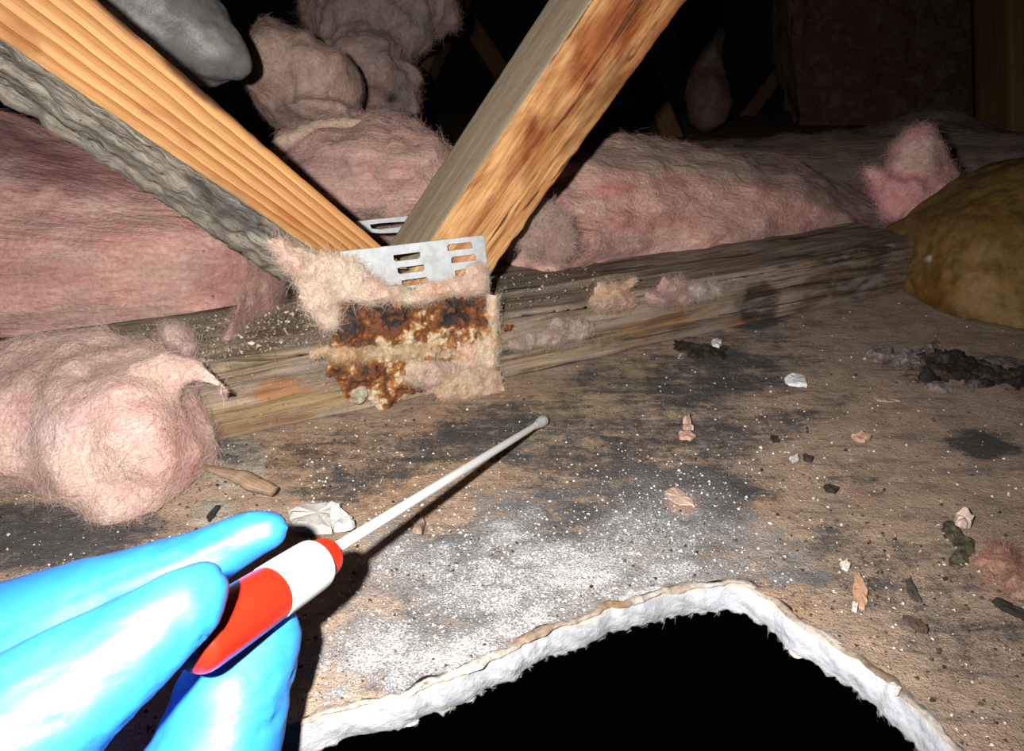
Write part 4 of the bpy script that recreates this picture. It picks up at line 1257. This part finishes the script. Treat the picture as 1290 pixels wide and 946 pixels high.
O3 = np.zeros(3)
two = lambda a, b, k=0.0: (lambda V, n2_, n3_, m_: np.where((n3_ + 0.5 * n2_ > k)[:, None], np.array(a), np.array(b)) * (1 + 0.4 * n2_)[:, None])
fs_ = lambda name, box, blobs, H, cf, label, seed, mat=None, nf=0, **kw: sheet(name, box, O3, Z, blobs, H, cf, mat or CRUMB, None, step=0.8, ragf=150, seed=seed, nf=nf, label=label, cat='debris', **kw)
fs_('rotten_debris', (1130, 425, 1330, 510), [(1200, 455, 36, 12, 10, 1), (1232, 470, 50, 15, 8, 1), (1180, 472, 20, 12, 0, .9), (1290, 476, 34, 12, 5, .9)], 0.004,
    two((0.028, 0.023, 0.021), (0.085, 0.06, 0.04), -0.15), 'black rotten patch of debris before the brown roll', 601, amp=0.9, rag=0.7)
fs_('paper_scrap', (1080, 425, 1200, 510), [(1110, 446, 18, 8, 0, 1), (1140, 452, 24, 9, -12, 1), (1168, 442, 16, 6, -30, .9), (1150, 468, 16, 12, 45, .9), (1178, 488, 20, 5, 12, .8)], 0.0025,
    two((0.25, 0.205, 0.19), (0.19, 0.14, 0.11)), 'torn mauve paper scrap left of the black rotten debris', 602, amp=0.9, rag=0.7, nf=300)
fs_('paper_scrap', (1215, 438, 1330, 500), [(1245, 456, 18, 5, 0, .9), (1275, 458, 26, 7, 8, 1), (1230, 484, 26, 4, -14, .8)], 0.002,
    two((0.16, 0.13, 0.12), (0.12, 0.09, 0.07)), 'torn grey scrap along the rim of the black debris', 603, amp=0.9, rag=0.8, nf=200)
fs_('rotten_debris', (840, 420, 940, 465), [(880, 441, 32, 9, 10, 1), (904, 447, 16, 9, 0, 1), (862, 435, 16, 7, 0, .9)], 0.0022,
    two((0.03, 0.028, 0.02), (0.07, 0.062, 0.04), -0.2), 'dark crumbly patch against the foot of the chord', 604, amp=0.9, rag=0.8)
fs_('rotten_debris', (1175, 645, 1245, 725), [(1200, 670, 12, 18, -35, 1), (1216, 688, 12, 14, -30, 1), (1208, 706, 13, 12, 0, .9)], 0.002,
    two((0.04, 0.037, 0.026), (0.12, 0.105, 0.065), -0.05), 'dark olive patch of rot below the pale cream flake', 605, amp=0.9, rag=0.8)
fs_('wool_scrap', (1215, 680, 1330, 770), [(1262, 710, 34, 18, 25, 1), (1284, 732, 24, 20, 20, 1)], 0.003,
    two((0.40, 0.24, 0.19), (0.36, 0.21, 0.165)), 'flat pink wool scrap at the lower right edge', 606, mat=WOOL_SOFT, nf=900, amp=0.5)
lump('zinc_flake', [pball(452, 495, 12, 15, .004, .002)], (0.42, 0.38, 0.30), 'pale grey flake at the lower left corner of the rusted plate', 'flake', vox=.0012, amp=.0012, blobs=[(448, 500, 6, 6, 0, (0.15, 0.1, 0.06), .7)], seed=607)

# --- crumbs nobody could count
def crumbs(name, n, dens, smin, smax, colf, label, seed, mat=None, zoff=0.0):
    rg = np.random.default_rng(seed)
    U = rg.uniform(-60, 1330, n * 6); Vv = rg.uniform(380, 960, n * 6)
    P = np.array([fl(a, b) for a, b in zip(U, Vv)])
    # keep those on the sheet: outside the hole outline
    ok = ~inside_hole(P) & (rg.random(len(P)) < dens(U, Vv, P)) & (((P - A0) @ N) > 0.003)
    P = P[ok][:n]
    m = len(P)
    s = smin + (smax - smin) * rg.random((m, 1)) ** 5
    base = np.array([[1, 0, 0], [-.5, .8, 0], [-.5, -.8, 0], [.1, .1, .9], [0.2, -0.3, -0.3]])
    th = rg.random(m) * 6.28
    R = np.stack([np.c_[np.cos(th), -np.sin(th), 0 * th], np.c_[np.sin(th), np.cos(th), 0 * th], np.c_[0 * th, 0 * th, 1 + 0 * th]], 1)
    sh = base[None] * (0.6 + 0.8 * rg.random((m, 5, 3))) * s[:, :, None]
    sh = np.einsum('mij,mkj->mki', R, sh)
    VV = (P[:, None] + sh).reshape(-1, 3)
    VV[:, 2] += zoff
    tri = np.array([[0, 1, 3], [1, 2, 3], [2, 0, 3], [1, 0, 4], [2, 1, 4], [0, 2, 4]])
    FF = (np.arange(m)[:, None, None] * 5 + tri[None]).reshape(-1, 3)
    cc = np.repeat(colf(rg, m), 5, 0)
    o = mesh_obj(name, VV, FF, mat or CHIP, None, smooth=False, col=cc)
    return tag(o, label, 'crumbs', kind='stuff')


def inside_hole(P):
    # distance sign against the edge polyline: nearest edge point, is P on the hole side?
    r = np.zeros(len(P), bool)
    for i0 in range(0, len(P), 4000):
        p = P[i0:i0 + 4000, :2]
        d = ((p[:, None] - edge[None, ::3]) ** 2).sum(-1)
        j = d.argmin(1) * 3
        r[i0:i0 + 4000] = ((p - edge[j]) * enrm[j]).sum(1) > -0.002
    return r


def near(U, V, lst):
    r = 0
    for (u, v, a, b, s) in lst:
        r = r + s * np.exp(-((U - u) / a) ** 2 - ((V - v) / b) ** 2)
    return r


crumbs('gypsum_crumbs', 6500, lambda U, V, P: 0.10 + near(U, V, [(640, 720, 260, 110, .7), (430, 580, 160, 60, .25), (960, 520, 120, 60, .2), (850, 610, 110, 50, .6)]), .00015, .0008,
       lambda rg, m: np.array([0.68, 0.66, 0.63]) * (0.8 + 0.3 * rg.random((m, 1))), 'fine white gypsum crumbs scattered over the mouldy drywall', 801)
crumbs('dirt_crumbs', 3200, lambda U, V, P: 0.15 + near(U, V, [(60, 670, 160, 60, .8), (400, 570, 150, 50, .4), (1050, 700, 200, 150, .3)]), .0002, .0011,
       lambda rg, m: np.array([0.05, 0.04, 0.032]) * (0.5 + 1.2 * rg.random((m, 1))), 'dark dirt crumbs scattered over the brown drywall', 802)
crumbs('paper_crumbs', 900, lambda U, V, P: 0.12 + near(U, V, [(1050, 620, 250, 200, .3), (450, 580, 200, 60, .4)]), .0002, .0011,
       lambda rg, m: np.array([0.42, 0.29, 0.21]) * (0.7 + 0.5 * rg.random((m, 1))), 'tan paper crumbs scattered over the mouldy drywall', 803)
# grit lying on top of the chord beside the plate
rg = np.random.default_rng(5)
def grit(name, n, s0, s1, label, seed):
    rg = np.random.default_rng(seed)
    ss_ = rg.uniform(s0, s1, n); yy = -rg.uniform(0.004, 0.07, n)
    P = A0 + T * ss_[:, None] + N * yy[:, None] + Z * (HT + 0.0012)
    s = 0.0002 + 0.0008 * rg.random((n, 1)) ** 3
    sh = rg.normal(size=(n, 5, 3)) * 0.5 * s[:, :, None] + np.array([[1, 0, 0], [-.5, .8, 0], [-.5, -.8, 0], [.1, .1, .9], [.2, -.3, -.3]])[None] * s[:, :, None]
    VV = (P[:, None] + sh).reshape(-1, 3)
    tri = np.array([[0, 1, 3], [1, 2, 3], [2, 0, 3], [1, 0, 4], [2, 1, 4], [0, 2, 4]])
    FF = (np.arange(n)[:, None, None] * 5 + tri[None]).reshape(-1, 3)
    k = rg.random((n, 1))
    cc = np.where(k < 0.3, np.array([[0.5, 0.44, 0.36]]), np.array([[0.2, 0.155, 0.115]])) * (0.6 + 0.6 * rg.random((n, 1)))
    o = mesh_obj(name, VV, FF, CHIP, None, smooth=False, col=np.repeat(cc, 5, 0))
    return tag(o, label, 'grit', kind='stuff')
grit('grit', 2600, -0.02, 0.085, 'sandy grit lying on the timber left of the nail plate', 6)
grit('grit', 500, 0.14, 0.24, 'pale grit lying on the timber right of the nail plate', 8)

# ================================================================== SWAB
RED = mat_plain('red_plastic', (0.62, 0.018, 0.006), 0.35, 0.45, nscale=40, nvar=0.1, bd=0.0001)
WHITE = mat_plain('white_plastic', (0.66, 0.66, 0.65), 0.4, 0.4, nscale=60, nvar=0.08, bd=0.0001)
COTTON = mat_plain('damp_tip', (0.52, 0.54, 0.52), 0.5, 0.4, nscale=500, nvar=0.3, bd=0.0006)
tip = fl(684, 537) + Z * 0.0028
sh0 = at(424, 690, .186)
axs = (sh0 - tip) / np.linalg.norm(sh0 - tip)
swab = empty('sample_swab', sh0)
tag(swab, 'red and white swab tube with a long white stick touching the drywall', 'swab')
# the tube's own axis runs from the collar down into the grip
t_front = at(411, 701, .184); t_back = at(205, 838, .137)
tax = (t_back - t_front) / np.linalg.norm(t_back - t_front)
P_ = lambda s: t_front + tax * s
rod('collar', [P_(-.0015), P_(-.0008), P_(.001), P_(.004), P_(.0075)], [.0034, .0046, .0052, .0054, .0055], RED, swab, nc=40, label='red collar at the mouth of the tube')
rod('label_band', [P_(.0045), P_(.005), P_(.006), P_(.012), P_(.0205), P_(.021)], [.0058, .0063, .0066, .0067, .0067, .0064], WHITE, swab, nc=40, label='plain white band round the tube')
rod('tube', [P_(.019), P_(.024), P_(.032), P_(.034), P_(.039), P_(.044), P_(.046)], [.0064, .0066, .0067, .0067, .0067, .0064, .004], RED, swab, nc=40, label='red tube body')
rod('stick', [sh0 + axs * .006, tip + axs * .10, tip + axs * .05, tip + axs * .010], [.0016, .0016, .00155, .0014], WHITE, swab, nc=18, label='long white stick')
rod('swab_tip', [tip + axs * .012, tip + axs * .008, tip + axs * .003, tip - axs * .001, tip - axs * .0028], [.0015, .0019, .0026, .0025, .0008], COTTON, swab, nc=20, label='damp grey white cotton tip')

# ================================================================== GLOVED HAND
GLOVE, nt, b = new_mat('blue_nitrile')
co = objco(nt)
n1 = noise(nt, mapping(nt, co, (60, 60, 150), (0.5, 0.3, 0.2)), 1.0, 3, 0.5, 0.8)
n2 = noise(nt, co, 700, 2, 0.5)
nt.links.new(mix(nt, mrange(nt, n1, 0.3, 0.7, 0, 1), (0.017, 0.20, 0.70), (0.024, 0.24, 0.78)), b.inputs['Base Color'])
b.inputs['Roughness'].default_value = 0.52
b.inputs['Specular IOR Level'].default_value = 1.0
bump(nt, b, math_n(nt, 'ADD', n1, math_n(nt, 'MULTIPLY', n2, 0.05)), 0.3, 0.001)

hb = []
thumb = chain_balls([(248, 745, .1385, 42), (227, 765, .136, 54), (165, 812, .131, 67), (95, 866, .127, 83), (0, 935, .124, 105), (-120, 1010, .123, 130)], 0.25)
index = chain_balls([(338, 667, .184, 26), (318, 672, .184, 32), (250, 708, .182, 42), (150, 748, .180, 56), (40, 798, .178, 74), (-120, 870, .175, 100), (-330, 960, .165, 135)], 0.25)
middle = chain_balls([(346, 794, .172, 34), (330, 815, .170, 48), (290, 885, .164, 74), (268, 965, .160, 82), (190, 1070, .158, 88), (40, 1140, .160, 96), (-180, 1100, .163, 124)], 0.25)
ring = chain_balls([(250, 1010, .155, 60), (200, 1090, .155, 72), (60, 1180, .158, 84), (-180, 1160, .166, 115)], 0.3)
little = chain_balls([(120, 1160, .150, 60), (20, 1230, .150, 68), (-160, 1220, .158, 100)], 0.3)
palm = chain_balls([(-120, 985, .150, 120), (-180, 1060, .165, 150), (-330, 1000, .165, 170), (-460, 1040, .150, 170), (-640, 1120, .13, 170)], 0.25)
V, Fc = remesh_points(thumb + index + middle + ring + little + palm, 0.0016, 9)
fa = at(318, 672, .184) - at(-120, 870, .175)
fa /= np.linalg.norm(fa)
fb = np.cross(fa, FW); fb /= np.linalg.norm(fb)
fc = np.cross(fa, fb)
Nn = vnormals(V, Fc)
Q = np.stack([(V @ fa) * 22, (V @ fb) * 120, (V @ fc) * 120], -1)
ridge = (1 - np.abs(fbm(Q, 1, 3, 717)) * 3.2).clip(0, 1) ** 2
# short creases across the curled middle finger
Q2 = np.stack([V[:, 0] * 60, V[:, 1] * 60, V[:, 2] * 230 + V[:, 0] * 60], -1)
r2 = (1 - np.abs(fbm(Q2, 1, 3, 719)) * 3.5).clip(0, 1) ** 2
hu, hv, hd = pj(V)
wm = sstep(300, 340, hu) * sstep(790, 830, hv)
V = V + Nn * (-0.0006 * ridge * (1 - wm) - 0.0008 * r2 * wm + 0.0008 * fbm(V, 55, 3, 711))[:, None]
hand = mesh_obj('gloved_hand', V, Fc, GLOVE)
tag(hand, 'hand in a bright blue rubber glove pinching the swab tube', 'hand')
